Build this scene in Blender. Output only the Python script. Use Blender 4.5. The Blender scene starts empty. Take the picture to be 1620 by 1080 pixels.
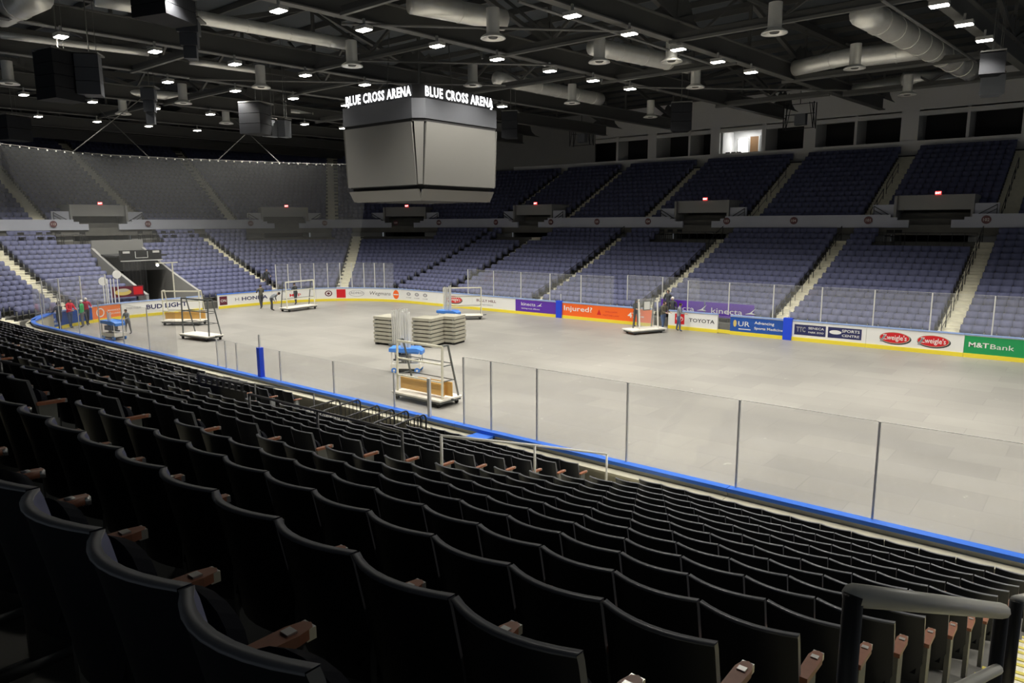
import bpy, math, random
import numpy as np
from mathutils import Vector, Matrix
random.seed(7); RNG = np.random.default_rng(7)
S = bpy.context.scene
COL = S.collection
PI = math.pi

# ------------------------------------------------------------------ camera
CAM = Vector((51.519, -13.3515, 6.3477))
FW = Vector((-0.62510963, 0.76333882, -0.16294722))
RT = Vector((0.77414229, 0.63299561, -0.0045025))
UP = Vector((-0.09970794, 0.12895889, 0.98662451))
FPX = 1135.0
cd = bpy.data.cameras.new('camera'); cam = bpy.data.objects.new('camera', cd); COL.objects.link(cam)
M = Matrix(((RT.x, UP.x, -FW.x, CAM.x), (RT.y, UP.y, -FW.y, CAM.y), (RT.z, UP.z, -FW.z, CAM.z), (0, 0, 0, 1)))
cam.matrix_world = M
cd.sensor_width = 36; cd.lens = FPX / 1620 * 36; cd.clip_start = 0.05; cd.clip_end = 400
S.camera = cam

def ray(px, py): return FW + (px - 810) / FPX * RT - (py - 540) / FPX * UP
def onz(px, py, z):
    d = ray(px, py); return CAM + d * ((z - CAM.z) / d.z)
def ony(px, py, y):
    d = ray(px, py); return CAM + d * ((y - CAM.y) / d.y)
def onx(px, py, x):
    d = ray(px, py); return CAM + d * ((x - CAM.x) / d.x)
def proj(p):
    d = Vector(p) - CAM; z = d.dot(FW)
    if z < .05: return None
    return 810 + FPX * d.dot(RT) / z, 540 - FPX * d.dot(UP) / z, z

# ------------------------------------------------------------------ world, lamps, exposure
w = bpy.data.worlds.new('ambient_fill'); S.world = w; w.use_nodes = True
w.node_tree.nodes['Background'].inputs[0].default_value = (.5, .55, .6, 1)
w.node_tree.nodes['Background'].inputs[1].default_value = 0.18  # sourceless ambient fill, added to lift the dark upper walls
S.view_settings.view_transform = 'Standard'; S.view_settings.look = 'None'
S.view_settings.gamma = 1; S.view_settings.use_curve_mapping = False
S.view_settings.exposure = 0.0
S.cycles.max_bounces = 6; S.cycles.diffuse_bounces = 4; S.cycles.glossy_bounces = 2
S.cycles.transmission_bounces = 2; S.cycles.transparent_max_bounces = 14
S.cycles.caustics_reflective = False; S.cycles.caustics_refractive = False
S.cycles.sample_clamp_indirect = 4; S.cycles.use_denoising = True
LAMP_W = 2500.0; LAMP_COL = (1.0, .955, .86); SPOT = math.radians(124); BLEND = .7

# ------------------------------------------------------------------ materials
def mat(name, col, rough=.6, metal=0, noise=None, scale=8, emit=None, es=1, spec=.5):
    m = bpy.data.materials.new(name); m.use_nodes = True
    nt = m.node_tree; b = nt.nodes['Principled BSDF']
    c = (*col, 1)
    b.inputs['Base Color'].default_value = c
    b.inputs['Roughness'].default_value = rough; b.inputs['Metallic'].default_value = metal
    b.inputs['Specular IOR Level'].default_value = spec
    if noise:
        tc = nt.nodes.new('ShaderNodeTexCoord'); n = nt.nodes.new('ShaderNodeTexNoise'); r = nt.nodes.new('ShaderNodeMixRGB')
        n.inputs['Scale'].default_value = scale; n.inputs['Detail'].default_value = 4
        nt.links.new(tc.outputs['Object'], n.inputs['Vector']); nt.links.new(n.outputs['Fac'], r.inputs[0])
        r.inputs[1].default_value = tuple(x * (1 - noise) for x in col) + (1,)
        r.inputs[2].default_value = tuple(min(1, x * (1 + noise)) for x in col) + (1,)
        nt.links.new(r.outputs[0], b.inputs['Base Color'])
    if emit:
        b.inputs['Emission Color'].default_value = (*emit, 1); b.inputs['Emission Strength'].default_value = es
    return m
def s2l(r, g, b):
    f = lambda v: (v / 255 / 12.92) if v / 255 <= .04045 else ((v / 255 + .055) / 1.055) ** 2.4
    return (f(r), f(g), f(b))
MT = dict(
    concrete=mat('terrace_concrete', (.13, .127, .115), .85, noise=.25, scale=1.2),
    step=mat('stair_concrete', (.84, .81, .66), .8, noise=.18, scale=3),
    nose=mat('yellow_step_edge', (.75, .65, .12), .6),
    parapet=mat('parapet_paint', (.44, .46, .53), .6, noise=.06, scale=.5),
    wall=mat('suite_wall_paint', (.80, .79, .77), .7, noise=.05, scale=.4),
    wallgrey=mat('grey_wall_paint', (.30, .30, .29), .7, noise=.08, scale=.5),
    dark=mat('recess_shade', (.03, .03, .032), .8),  # near-black colour stands for the shade inside portals, suites and tunnel
    black=mat('black_cloth', (.012, .012, .013), .9),
    steel=mat('painted_black_roof_steel', (.08, .08, .076), .55, noise=.2, scale=.6),
    steel2=mat('grey_truss_chord_steel', (.125, .125, .118), .5, noise=.15, scale=.8),
    deck=mat('roof_deck_paint', (.07, .08, .09), .8, noise=.3, scale=.3),
    duct=mat('spiral_duct_metal', (.92, .90, .84), .34, metal=.45, noise=.12, scale=3),
    post=mat('aluminium_post', (.66, .66, .64), .45, metal=.1),
    railm=mat('rail_grey_paint', (.72, .71, .65), .4),
    railg=mat('rail_dark_grey', (.09, .09, .09), .35),
    railb=mat('rail_black_paint', (.02, .02, .022), .4),
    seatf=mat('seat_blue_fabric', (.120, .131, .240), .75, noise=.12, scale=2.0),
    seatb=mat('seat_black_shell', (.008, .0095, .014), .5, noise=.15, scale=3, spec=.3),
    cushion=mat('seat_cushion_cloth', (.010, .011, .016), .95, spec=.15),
    trim=mat('seat_edge_highlight', (.14, .145, .16), .35),  # plastic edge, paler than the shell: the rim highlight is in its colour
    wood=mat('armrest_wood', (.31, .12, .065), .4, noise=.25, scale=20),
    cap=mat('armrest_cap_metal', (.55, .54, .52), .3, metal=.8),
    stan=mat('seat_standard_grey', (.16, .165, .16), .5, metal=.2),
    white=mat('board_white', (.80, .80, .78), .35),
    yellow=mat('kick_plate_yellow', (.83, .68, .05), .4),
    capb=mat('cap_rail_blue', (.055, .20, .80), .3),
    capp=mat('cap_rail_pale_blue', (.30, .42, .75), .35),
    cream=mat('board_back_fibreglass', (.50, .475, .37), .6, noise=.1, scale=2),
    blue=mat('board_blue', s2l(30, 80, 165), .4),
    royal=mat('pad_blue', s2l(25, 70, 215), .5),
    purple=mat('board_purple', s2l(92, 45, 165), .4),
    orange=mat('board_orange', s2l(245, 105, 35), .4),
    orange2=mat('board_salmon', s2l(240, 130, 70), .4),
    green=mat('board_green', s2l(30, 150, 85), .4),
    red=mat('board_red', s2l(205, 25, 35), .4),
    navy=mat('print_navy', s2l(38, 42, 90), .4),
    maroon=mat('print_maroon', s2l(95, 35, 50), .4),
    ink=mat('print_black', (.03, .03, .035), .5),
    greyp=mat('print_grey', (.30, .30, .32), .5),
    gold=mat('print_gold', (.65, .5, .15), .5),
    deckw=mat('cart_white_deck', (.72, .70, .64), .5, noise=.08, scale=3),
    frame=mat('cart_cream_frame', (.70, .68, .56), .45),
    framed=mat('cart_dark_frame', (.10, .11, .11), .5),
    ply=mat('plywood', (.62, .36, .10), .6, noise=.15, scale=4),
    rubber=mat('rubber_black', (.02, .02, .02), .8),
    ltblue=mat('lift_blue', s2l(70, 130, 215), .45),
    panel=mat('floor_panel_edge', (.36, .345, .28), .7, noise=.12, scale=5),
    screen=mat('scoreboard_screen', (.175, .172, .162), .45, noise=.03, scale=.5),
    fascia=mat('scoreboard_fascia', (.11, .115, .13), .4, metal=.2),
    speaker=mat('speaker_black', (.012, .013, .016), .7, spec=.2),
    spkdark=mat('speaker_charcoal', (.05, .055, .065), .6, spec=.3),
    spkgrey=mat('speaker_grey', (.13, .14, .155), .55),
    lampcase=mat('lamp_housing', (.4, .4, .38), .5),
    skin=mat('skin', (.55, .36, .26), .6),
    hair=mat('hair_dark', (.03, .02, .015), .8),
    lens=mat('lamp_lens', (1, 1, 1), .3, emit=(1, .96, .86), es=26),
    letter=mat('lit_white_letter', (1, 1, 1), .3, emit=(1, 1, 1), es=3.2),
    exitred=mat('exit_sign_red', (.8, .05, .05), .4, emit=(1, .06, .05), es=1.6),
    glow=mat('small_glow_white', (1, 1, 1), .4, emit=(1, .97, .9), es=4),
    badge=mat('badge_dark_red', (.12, .04, .045), .5),
    badgew=mat('badge_white', (.75, .72, .70), .5),
    door=mat('door_oak', (.30, .17, .08), .5, noise=.15, scale=3),
    lit=mat('lit_room_white', (.85, .86, .86), .7),
)
def glassmat(name, tint, alpha, rough=.08, gl=.4):
    m = bpy.data.materials.new(name); m.use_nodes = True; nt = m.node_tree
    for n in list(nt.nodes): nt.nodes.remove(n)
    o = nt.nodes.new('ShaderNodeOutputMaterial'); t = nt.nodes.new('ShaderNodeBsdfTransparent'); d = nt.nodes.new('ShaderNodeBsdfDiffuse')
    g = nt.nodes.new('ShaderNodeBsdfGlossy'); m1 = nt.nodes.new('ShaderNodeMixShader'); m2 = nt.nodes.new('ShaderNodeMixShader')
    g.inputs['Roughness'].default_value = rough; d.inputs[0].default_value = (*tint, 1)
    lw = nt.nodes.new('ShaderNodeLayerWeight'); pw = nt.nodes.new('ShaderNodeMath'); pw.operation = 'POWER'; pw.inputs[1].default_value = 5
    f = nt.nodes.new('ShaderNodeMath'); f.operation = 'MULTIPLY_ADD'; f.inputs[1].default_value = gl; f.inputs[2].default_value = gl * .06
    nt.links.new(lw.outputs['Facing'], pw.inputs[0]); nt.links.new(pw.outputs[0], f.inputs[0])
    nt.links.new(t.outputs[0], m1.inputs[1]); nt.links.new(d.outputs[0], m1.inputs[2]); m1.inputs[0].default_value = alpha
    nt.links.new(m1.outputs[0], m2.inputs[1]); nt.links.new(g.outputs[0], m2.inputs[2]); nt.links.new(f.outputs[0], m2.inputs[0])
    nt.links.new(m2.outputs[0], o.inputs[0]); return m
MT['glass'] = glassmat('rink_glass', (.75, .78, .75), .05)
MT['net'] = glassmat('safety_net_mesh', (.34, .35, .35), .11, .6, 0)
def floormat():
    m = mat('arena_floor_covering', (.4, .39, .35), .5); nt = m.node_tree; b = nt.nodes['Principled BSDF']
    tc = nt.nodes.new('ShaderNodeTexCoord'); br = nt.nodes.new('ShaderNodeTexBrick'); n = nt.nodes.new('ShaderNodeTexNoise'); n2 = nt.nodes.new('ShaderNodeTexNoise')
    br.inputs['Scale'].default_value = 1; br.inputs['Brick Width'].default_value = 2.44; br.inputs['Row Height'].default_value = 1.22
    br.inputs['Mortar Size'].default_value = .012; br.inputs['Color1'].default_value = (.240, .232, .216, 1); br.inputs['Color2'].default_value = (.283, .273, .252, 1)
    br.inputs['Mortar'].default_value = (.215, .208, .195, 1)
    n.inputs['Scale'].default_value = .25; n.inputs['Detail'].default_value = 6; n2.inputs['Scale'].default_value = 1.7; n2.inputs['Detail'].default_value = 8; n2.inputs['Roughness'].default_value = .7
    nt.links.new(tc.outputs['Object'], br.inputs['Vector']); nt.links.new(tc.outputs['Object'], n.inputs['Vector']); nt.links.new(tc.outputs['Object'], n2.inputs['Vector'])
    r = nt.nodes.new('ShaderNodeValToRGB'); r.color_ramp.elements[0].position = .3; r.color_ramp.elements[1].position = .7
    r.color_ramp.elements[0].color = (.86, .86, .86, 1); r.color_ramp.elements[1].color = (1.1, 1.1, 1.1, 1)
    nt.links.new(n.outputs['Fac'], r.inputs[0])
    mx = nt.nodes.new('ShaderNodeMixRGB'); mx.blend_type = 'MULTIPLY'; mx.inputs[0].default_value = 1
    nt.links.new(br.outputs['Color'], mx.inputs[1]); nt.links.new(r.outputs[0], mx.inputs[2])
    r2 = nt.nodes.new('ShaderNodeValToRGB'); r2.color_ramp.elements[0].position = .655; r2.color_ramp.elements[1].position = .70
    r2.color_ramp.elements[0].color = (0, 0, 0, 1); r2.color_ramp.elements[1].color = (1, 1, 1, 1); nt.links.new(n2.outputs['Fac'], r2.inputs[0])
    m2 = nt.nodes.new('ShaderNodeMixRGB'); m2.inputs[2].default_value = (.46, .45, .41, 1)
    nt.links.new(r2.outputs[0], m2.inputs[0]); nt.links.new(mx.outputs[0], m2.inputs[1]); nt.links.new(m2.outputs[0], b.inputs['Base Color'])
    b.inputs['Roughness'].default_value = .42
    return m
MT['floor'] = floormat()

# ------------------------------------------------------------------ mesh helpers
class MB:
    def __init__(s): s.v = []; s.f = []; s.mi = []; s.mats = []
    def m(s, k):
        if k not in s.mats: s.mats.append(k)
        return s.mats.index(k)
    def add(s, vs, fs, k):
        o = len(s.v); s.v += [tuple(x) for x in vs]; i = s.m(k)
        for f in fs: s.f.append(tuple(a + o for a in f)); s.mi.append(i)
        return s
    def box(s, c, size, k, rz=0, M=None):
        hx, hy, hz = size[0] / 2, size[1] / 2, size[2] / 2
        vs = [Vector((x, y, z)) for z in (-hz, hz) for x, y in ((-hx, -hy), (hx, -hy), (hx, hy), (-hx, hy))]
        R = M if M is not None else Matrix.Rotation(rz, 3, 'Z')
        vs = [R @ v + Vector(c) for v in vs]
        return s.add(vs, [(3, 2, 1, 0), (4, 5, 6, 7), (0, 1, 5, 4), (1, 2, 6, 5), (2, 3, 7, 6), (3, 0, 4, 7)], k)
    def bar(s, a, b, wd, ht, k):
        a, b = Vector(a), Vector(b); d = b - a; L = d.length
        if L < 1e-6: return s
        x = d / L; y = Vector((0, 0, 1)).cross(x)
        y = y.normalized() if y.length > 1e-4 else Vector((0, 1, 0)); z = x.cross(y)
        R = Matrix((x, y, z)).transposed()
        return s.box((a + b) / 2, (L, wd, ht), k, M=R)
    def tube(s, pts, r, k, n=8, cap=True):
        pts = [Vector(p) for p in pts]; rs = r if isinstance(r, (list, tuple)) else [r] * len(pts)
        rings = []
        for i, p in enumerate(pts):
            if i == 0: t = pts[1] - p
            elif i == len(pts) - 1: t = p - pts[i - 1]
            else: t = (pts[i + 1] - p).normalized() + (p - pts[i - 1]).normalized()
            t.normalize(); u = Vector((0, 0, 1)).cross(t)
            u = u.normalized() if u.length > .05 else Vector((1, 0, 0)) ; v = t.cross(u).normalized(); u = v.cross(t).normalized()
            rings.append([p + (u * math.cos(2 * PI * j / n) + v * math.sin(2 * PI * j / n)) * rs[i] for j in range(n)])
        vs = [q for rg in rings for q in rg]; fs = []
        for i in range(len(pts) - 1):
            for j in range(n): fs.append((i * n + j, i * n + (j + 1) % n, (i + 1) * n + (j + 1) % n, (i + 1) * n + j))
        if cap: fs += [tuple(range(n))[::-1], tuple((len(pts) - 1) * n + j for j in range(n))]
        return s.add(vs, fs, k)
    def lathe(s, c, prof, k, n=16):
        c = Vector(c); vs = [c + Vector((r * math.cos(2 * PI * j / n), r * math.sin(2 * PI * j / n), z)) for r, z in prof for j in range(n)]
        fs = [(i * n + j, i * n + (j + 1) % n, (i + 1) * n + (j + 1) % n, (i + 1) * n + j) for i in range(len(prof) - 1) for j in range(n)]
        return s.add(vs, fs, k)
    def prism(s, poly, h0, h1, k):      # poly: list of 3D pts, extruded by vector difference
        n = len(poly); e = Vector(h1) - Vector(h0); a = [Vector(p) + Vector(h0) for p in poly]; b = [p + e for p in a]
        return s.add(a + b, [tuple(range(n))[::-1], tuple(range(n, 2 * n))] + [(i, (i + 1) % n, (i + 1) % n + n, i + n) for i in range(n)], k)
    def mesh(s, name, smooth=False):
        me = bpy.data.meshes.new(name); me.from_pydata(s.v, [], s.f)
        for k in s.mats: me.materials.append(MT[k] if isinstance(k, str) else k)
        me.polygons.foreach_set('material_index', s.mi)
        if smooth: me.polygons.foreach_set('use_smooth', [True] * len(me.polygons))
        me.update(); return me
    def obj(s, name, parent=None, smooth=False, **kw):
        o = bpy.data.objects.new(name, s.mesh(name, smooth)); COL.objects.link(o)
        if parent is not None: o.parent = parent
        return tag(o, **kw)
def tag(o, label=None, cat=None, group=None, kind=None):
    if label: o['label'] = label
    if cat: o['category'] = cat
    if group: o['group'] = group
    if kind: o['kind'] = kind
    return o
def thing(name, label, cat, loc=(0, 0, 0), rz=0, group=None):
    o = bpy.data.objects.new(name, None); COL.objects.link(o); o.empty_display_size = .1
    o.location = loc; o.rotation_euler = (0, 0, rz); return tag(o, label, cat, group)
def dup(root, loc=None, rz=None, label=None, group=None, M=None):
    r = root.copy(); COL.objects.link(r)
    if loc is not None: r.location = loc
    if rz is not None: r.rotation_euler = (0, 0, rz)
    if label: r['label'] = label
    if group: r['group'] = group
    for ch in root.children:
        c = ch.copy(); COL.objects.link(c); c.parent = r
        for g in ch.children:
            d = g.copy(); COL.objects.link(d); d.parent = c
    return r
ORD = 'first second third fourth fifth sixth seventh eighth ninth tenth eleventh twelfth thirteenth fourteenth fifteenth sixteenth seventeenth eighteenth nineteenth twentieth'.split()
def ordn(n):
    if n <= 20: return ORD[n - 1]
    t = {2: 'twenty', 3: 'thirty', 4: 'forty', 5: 'fifty'}[n // 10]
    return (t + '-' + ORD[n % 10 - 1]) if n % 10 else {3: 'thirtieth', 4: 'fortieth', 5: 'fiftieth'}[n // 10]

_txt = {}
def text2d(t, size=1.0, bold=0.0, spacing=1.0):
    key = (t, bold, spacing)
    if key not in _txt:
        c = bpy.data.curves.new('t', 'FONT'); c.body = t; c.size = 1; c.offset = bold; c.space_character = spacing; c.resolution_u = 2
        o = bpy.data.objects.new('t', c); COL.objects.link(o); bpy.context.view_layer.update()
        me = bpy.data.meshes.new_from_object(o.evaluated_get(bpy.context.evaluated_depsgraph_get()))
        _txt[key] = ([tuple(v.co[:2]) for v in me.vertices], [tuple(p.vertices) for p in me.polygons])
        bpy.data.objects.remove(o); bpy.data.meshes.remove(me); bpy.data.curves.remove(c)
    vs, fs = _txt[key]; xs = [v[0] for v in vs]; ys = [v[1] for v in vs]
    x0, x1, y0, y1 = min(xs), max(xs), min(ys), max(ys)
    return [((x - x0) * size, (y - y0) * size) for x, y in vs], fs, (x1 - x0) * size, (y1 - y0) * size
def ell2d(cx, cy, rx, ry, n=24, ri=0, t=0):
    vs = [(cx + rx * math.cos(2 * PI * i / n), cy + ry * math.sin(2 * PI * i / n)) for i in range(n)]
    if not ri: return vs, [tuple(range(n))]
    vs += [(cx + ri * rx * math.cos(2 * PI * i / n), cy + ri * ry * math.sin(2 * PI * i / n)) for i in range(n)]
    return vs, [(i, (i + 1) % n, (i + 1) % n + n, i + n) for i in range(n)]
def rect2d(x0, y0, x1, y1): return [(x0, y0), (x1, y0), (x1, y1), (x0, y1)], [(0, 1, 2, 3)]

# ------------------------------------------------------------------ bowl and rink outlines
XR = 62.0
def pos(q, d, R):
    """q 0..1 far side (x falling), 1..2 far-left corner, 2..3 end, 3..4 near-left corner, 4..5 near side (x rising). Returns x, y and outward normal."""
    if q <= 1: return XR - q * (XR - R), 26 + d, 0., 1.
    if q <= 2:
        a = PI / 2 + (q - 1) * PI / 2; return R + (R + d) * math.cos(a), 26 - R + (R + d) * math.sin(a), math.cos(a), math.sin(a)
    if q <= 3: return -d, 26 - R - (q - 2) * (26 - 2 * R), -1., 0.
    if q <= 4:
        a = PI + (q - 3) * PI / 2; return R + (R + d) * math.cos(a), R + (R + d) * math.sin(a), math.cos(a), math.sin(a)
    return R + (q - 4) * (XR - R), -d, 0., -1.
def seglen(d, R): return [XR - R, (R + d) * PI / 2, 26 - 2 * R, (R + d) * PI / 2, XR - R]
def q2s(q, d, R):
    L = seglen(d, R); i = min(int(q), 4); return sum(L[:i]) + (q - i) * L[i]
def s2q(s, d, R):
    for i, l in enumerate(seglen(d, R)):
        if s <= l + 1e-9: return i + max(0, s) / l
        s -= l
    return 5.
BR, RR = 5.0, 8.53
qf = lambda x, R=BR: (XR - x) / (XR - R)
qa = lambda deg: 1 + (deg - 90) / 90
qe = lambda y, R=BR: 2 + (26 - R - y) / (26 - 2 * R)
qb = lambda deg: 3 + (deg - 180) / 90
qn = lambda x, R=BR: 4 + (x - R) / (XR - R)

NR = 16
rz_ = [.24 + .12 * (j + .5) / 14 for j in range(NR)]; k_ = 4.17 / sum(rz_[:14])
RIM = [1.37]
for j in range(NR): RIM.append(RIM[-1] + rz_[j] * k_)
TR = [z - .87 for z in RIM]                       # tread heights of the lower bowl
DR = [1.35 + .81 * j for j in range(NR + 1)]      # distance of seat backs from the rink edge
UZ = [6.10 + .40 * k for k in range(24)]; UD = [15.0 + .81 * k for k in range(24)]
NU_FAR, NU_END = 14, 22
def urows(q): return NU_FAR if q < 1.2 else NU_END

LOW_AISLES = [(qf(54.6), 1.1), (qf(45.95), 1.1), (qf(37.75), 1.1), (qf(29.3), 1.1), (qf(20.6), 1.1), (qf(11.6), 1.0), (qf(5.6), .8), (qa(134), 1.2), (qe(20.4), 1.1),
              (qe(4.2), 1.2), (qb(225), 1.1), (qn(12.), 1.1), (qn(20.3), 1.1), (qn(28.5), 1.1), (qn(36.6), 1.1), (qn(44.0), 1.12), (qn(51.45), 1.4)]
UP_AISLES = [(qf(54.6), 1.35), (qf(46.6), 1.35), (qf(39.0), 1.35), (qf(30.6), 1.3), (qf(21.6), 1.15), (qf(13.4), 1.1), (qf(5.8), 1.), (qa(142), 1.3), (qa(170), 1.2), (qe(15.8), 1.2), (qe(8.0), 1.2), (qe(5.3), .01)]
TUN = (9.6, 13.4)                                  # tunnel through the end rows, y range
def skew_edge(d):                                  # right-hand end of the rows beside the nearest stairs
    return 50.6 + .069 * ((13.35 - d) - 2.62)

# terrace steps -----------------------------------------------------------
def frange(q0, q1, N=12):
    out = [q0]; c = math.floor(q0 * N + 1e-9) / N
    while True:
        c += 1 / N
        if c >= q1 - 1e-6: break
        if c > q0 + 1e-6 and (1 < c < 2 or 3 < c < 4 or abs(c - round(c)) < 1e-6): out.append(c)
    return out + [q1]
def ring(mb, q0, q1, d0, d1, z0, z1, k, R):
    """solid strip between offsets d0<d1, z0..z1"""
    qs = frange(q0, q1, 60 if R == RR else 24); n = len(qs); vs = []
    for q in qs:
        a = pos(q, d0, R); b = pos(q, d1, R)
        vs += [(a[0], a[1], z0), (b[0], b[1], z0), (b[0], b[1], z1), (a[0], a[1], z1)]
    fs = [(0, 1, 2, 3), tuple((n - 1) * 4 + i for i in (3, 2, 1, 0))]
    for i in range(n - 1):
        o = i * 4
        for a, b in ((0, 1), (1, 2), (2, 3), (3, 0)): fs.append((o + a, o + 4 + a, o + 4 + b, o + b))
    mb.add(vs, fs, k)

def struct(mb, name, smooth=False): return mb.obj(name, smooth=smooth, kind='structure')

mb = MB(); mb.box((22, 13, -.05), (90, 46, .1), 'floor'); struct(mb, 'floor')
low = MB()
tq = (qe(TUN[1]), qe(TUN[0]))
for j in range(NR):
    d0 = DR[j] - .62; d1 = DR[j] + .19 if j < NR - 1 else DR[j] + .55
    z0 = TR[j - 1] - .25 if j else 0.0
    if j < 4:
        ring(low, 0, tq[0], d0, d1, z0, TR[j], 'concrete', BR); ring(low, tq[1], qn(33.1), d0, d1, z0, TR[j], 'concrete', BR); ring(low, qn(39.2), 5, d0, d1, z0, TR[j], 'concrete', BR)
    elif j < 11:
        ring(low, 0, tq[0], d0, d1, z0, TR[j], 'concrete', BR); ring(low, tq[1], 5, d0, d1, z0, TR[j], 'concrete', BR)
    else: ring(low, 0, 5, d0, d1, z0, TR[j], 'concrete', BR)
low.box((36.15, -2.35, .36), (6.1, 3.24, .72), 'concrete'); struct(low, 'terrace_slab')
up = MB()
for k in range(NU_END):
    d0 = UD[k] - .62; d1 = d0 + .81
    z0 = UZ[k] - .65
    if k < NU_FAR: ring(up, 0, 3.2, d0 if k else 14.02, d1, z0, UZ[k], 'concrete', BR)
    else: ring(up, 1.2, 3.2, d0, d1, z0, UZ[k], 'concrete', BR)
struct(up, 'upper_terrace_slab')

# stairs in the aisles ------------------------------------------------------
def stairs(q, wd, rows_d, rows_z, name, yellow=False, jmin=0, x_of=None):
    m = MB(); yv = MB()
    for j in range(jmin, len(rows_d)):
        for h in (0, 1):
            d = rows_d[j] - .632 + h * .405; z = rows_z[j]
            zb = (rows_z[j - 1] if j else 0) - .02
            zt = z + .012 if h == 0 else (z + (rows_z[j + 1] - z) / 2 if j + 1 < len(rows_z) else z + .012)
            x, y, nx, ny = pos(q, d + .2025, BR)
            if x_of: x = x_of(-y)
            rz = math.atan2(ny, nx)
            m.box((x, y, (zb + zt) / 2), (.405, wd, zt - zb), 'step', rz)
            if yellow: m.box((x - nx * .178, y - ny * .178, zt + .002), (.05, wd, .012), 'nose', rz)
    return m.obj(name, kind='structure')
for q, wd in LOW_AISLES:
    near = q > 4.8
    stairs(q, wd - .05, DR[:NR], TR[:NR], 'aisle_stairs', yellow=near, x_of=(lambda d: skew_edge(d) + .75) if near else None)
stairs(qe(12.6), 1.1, DR[:NR], TR[:NR], 'aisle_stairs', jmin=11)
for q, wd in UP_AISLES:
    if wd < .1: continue
    n = NU_FAR if q < 1.2 else NU_END
    stairs(q, wd, UD[:n], UZ[:n], 'upper_aisle_stairs')

# ------------------------------------------------------------------ seats
def seat_parts():
    """one folding seat at its tread: x right, y towards the rink, z up"""
    P = {}
    b = MB(); n = 8; w2 = .238
    prof = [(.30, .075, .0), (.45, .055, .004), (.65, .02, .0), (.84, -.02, 0), (.87, -.03, 0)]
    def sh(x, z, y, t):
        c = (x / w2) ** 2; return (x, y + .075 * c + t, z - .012 * c)
    for side, t, k in (('o', -.016, 'seatb'), ('i', .016, 'seatf')):
        vs = [sh(-w2 + 2 * w2 * i / n, z, y, t) for z, y, _ in prof for i in range(n + 1)]
        fs = [(r * (n + 1) + i, r * (n + 1) + i + 1, (r + 1) * (n + 1) + i + 1, (r + 1) * (n + 1) + i) for r in range(len(prof) - 1) for i in range(n)]
        if side == 'i': fs = [f[::-1] for f in fs]
        b.add(vs, fs, k)
    z, y, _ = prof[-1]
    vs = [sh(-w2 + 2 * w2 * i / n, z + .004, y, t * 1.1) for t in (-.016, .016) for i in range(n + 1)]
    vs += [sh(-w2 + 2 * w2 * i / n, z - .004, y, t * 1.1) for t in (-.016, .016) for i in range(n + 1)]
    m1 = n + 1
    b.add(vs, [(i, i + 1, m1 + i + 1, m1 + i) for i in range(n)] + [(2 * m1 + i, 2 * m1 + i + 1, i + 1, i) for i in range(n)] + [(m1 + i, m1 + i + 1, 3 * m1 + i + 1, 3 * m1 + i) for i in range(n)], 'trim')
    for s in (-1, 1):
        vs = [sh(s * w2, z, y, t) for z, y, _ in prof for t in (-.016, .016)]
        b.add(vs, [(2 * r, 2 * r + 1, 2 * r + 3, 2 * r + 2) for r in range(len(prof) - 1)], 'trim')
    P['backrest'] = b
    p = MB(); n = 10; ol = [(-.20, .0), (-.215, .25)] + [(-.215 * math.cos(PI * a / n), .25 + .11 * math.sin(PI * a / n)) for a in range(1, n)] + [(.215, .25), (.20, .0)]
    A = [(x, .085 + .26 * z, .37 + z * .97) for x, z in ol]; B = [(x * .97, y + .055, z - .012 - .02 * (z > .6)) for x, y, z in A]; N = len(A)
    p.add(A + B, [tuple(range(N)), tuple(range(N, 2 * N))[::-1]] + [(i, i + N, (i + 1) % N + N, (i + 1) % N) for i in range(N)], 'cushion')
    P['seat_pan'] = p
    a = MB(); yb, yf = .095, .37; poly = [(-.028, yb), (.028, yb), (.033, yf - .06), (.022, yf - .012), (0, yf), (-.022, yf - .012), (-.033, yf - .06)]
    a.prism([Vector((x, y, .595 + (.36 - y) * .02)) for x, y in poly], (0, 0, 0), (0, 0, .03), 'wood'); P['armrest'] = a
    c = MB(); c.box((0, .352, .607), (.05, .03, .034), 'cap'); c.box((0, .30, .628), (.034, .03, .008), 'cap'); P['end_cap'] = c
    s_ = MB(); s_.box((0, .19, .30), (.035, .16, .60), 'stan'); s_.box((0, .14, .02), (.05, .3, .04), 'stan'); P['seat_standard'] = s_
    return P
SP = seat_parts()
def merge(items):
    m = MB()
    for it, off in items:
        o = len(m.v); m.v += [(x + off[0], y + off[1], z + off[2]) for x, y, z in it.v]
        for f, i in zip(it.f, it.mi): m.f.append(tuple(a + o for a in f)); m.mi.append(m.m(it.mats[i]))
    return m
AX = .245
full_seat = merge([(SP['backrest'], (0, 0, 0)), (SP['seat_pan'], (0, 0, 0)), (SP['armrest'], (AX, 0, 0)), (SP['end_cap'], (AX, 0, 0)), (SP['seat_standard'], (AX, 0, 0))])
far_seat = MB()       # far seats, seen from the front: back shell, folded pan, arm
far_seat.box((0, .0, .60), (.498, .04, .54), 'seatf'); far_seat.box((0, -.03, .60), (.498, .02, .54), 'seatb')
far_seat.box((0, .09, .56), (.488, .09, .48), 'seatf'); far_seat.box((.246, .12, .60), (.02, .20, .03), 'seatb'); far_seat.box((.246, .15, .29), (.03, .12, .58), 'stan')
low_full = merge([(SP['backrest'], (0, 0, 0)), (SP['seat_pan'], (0, 0, 0)), (SP['armrest'], (AX, 0, 0)), (SP['end_cap'], (AX, 0, 0)), (SP['seat_standard'], (AX, 0, 0))])

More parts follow.
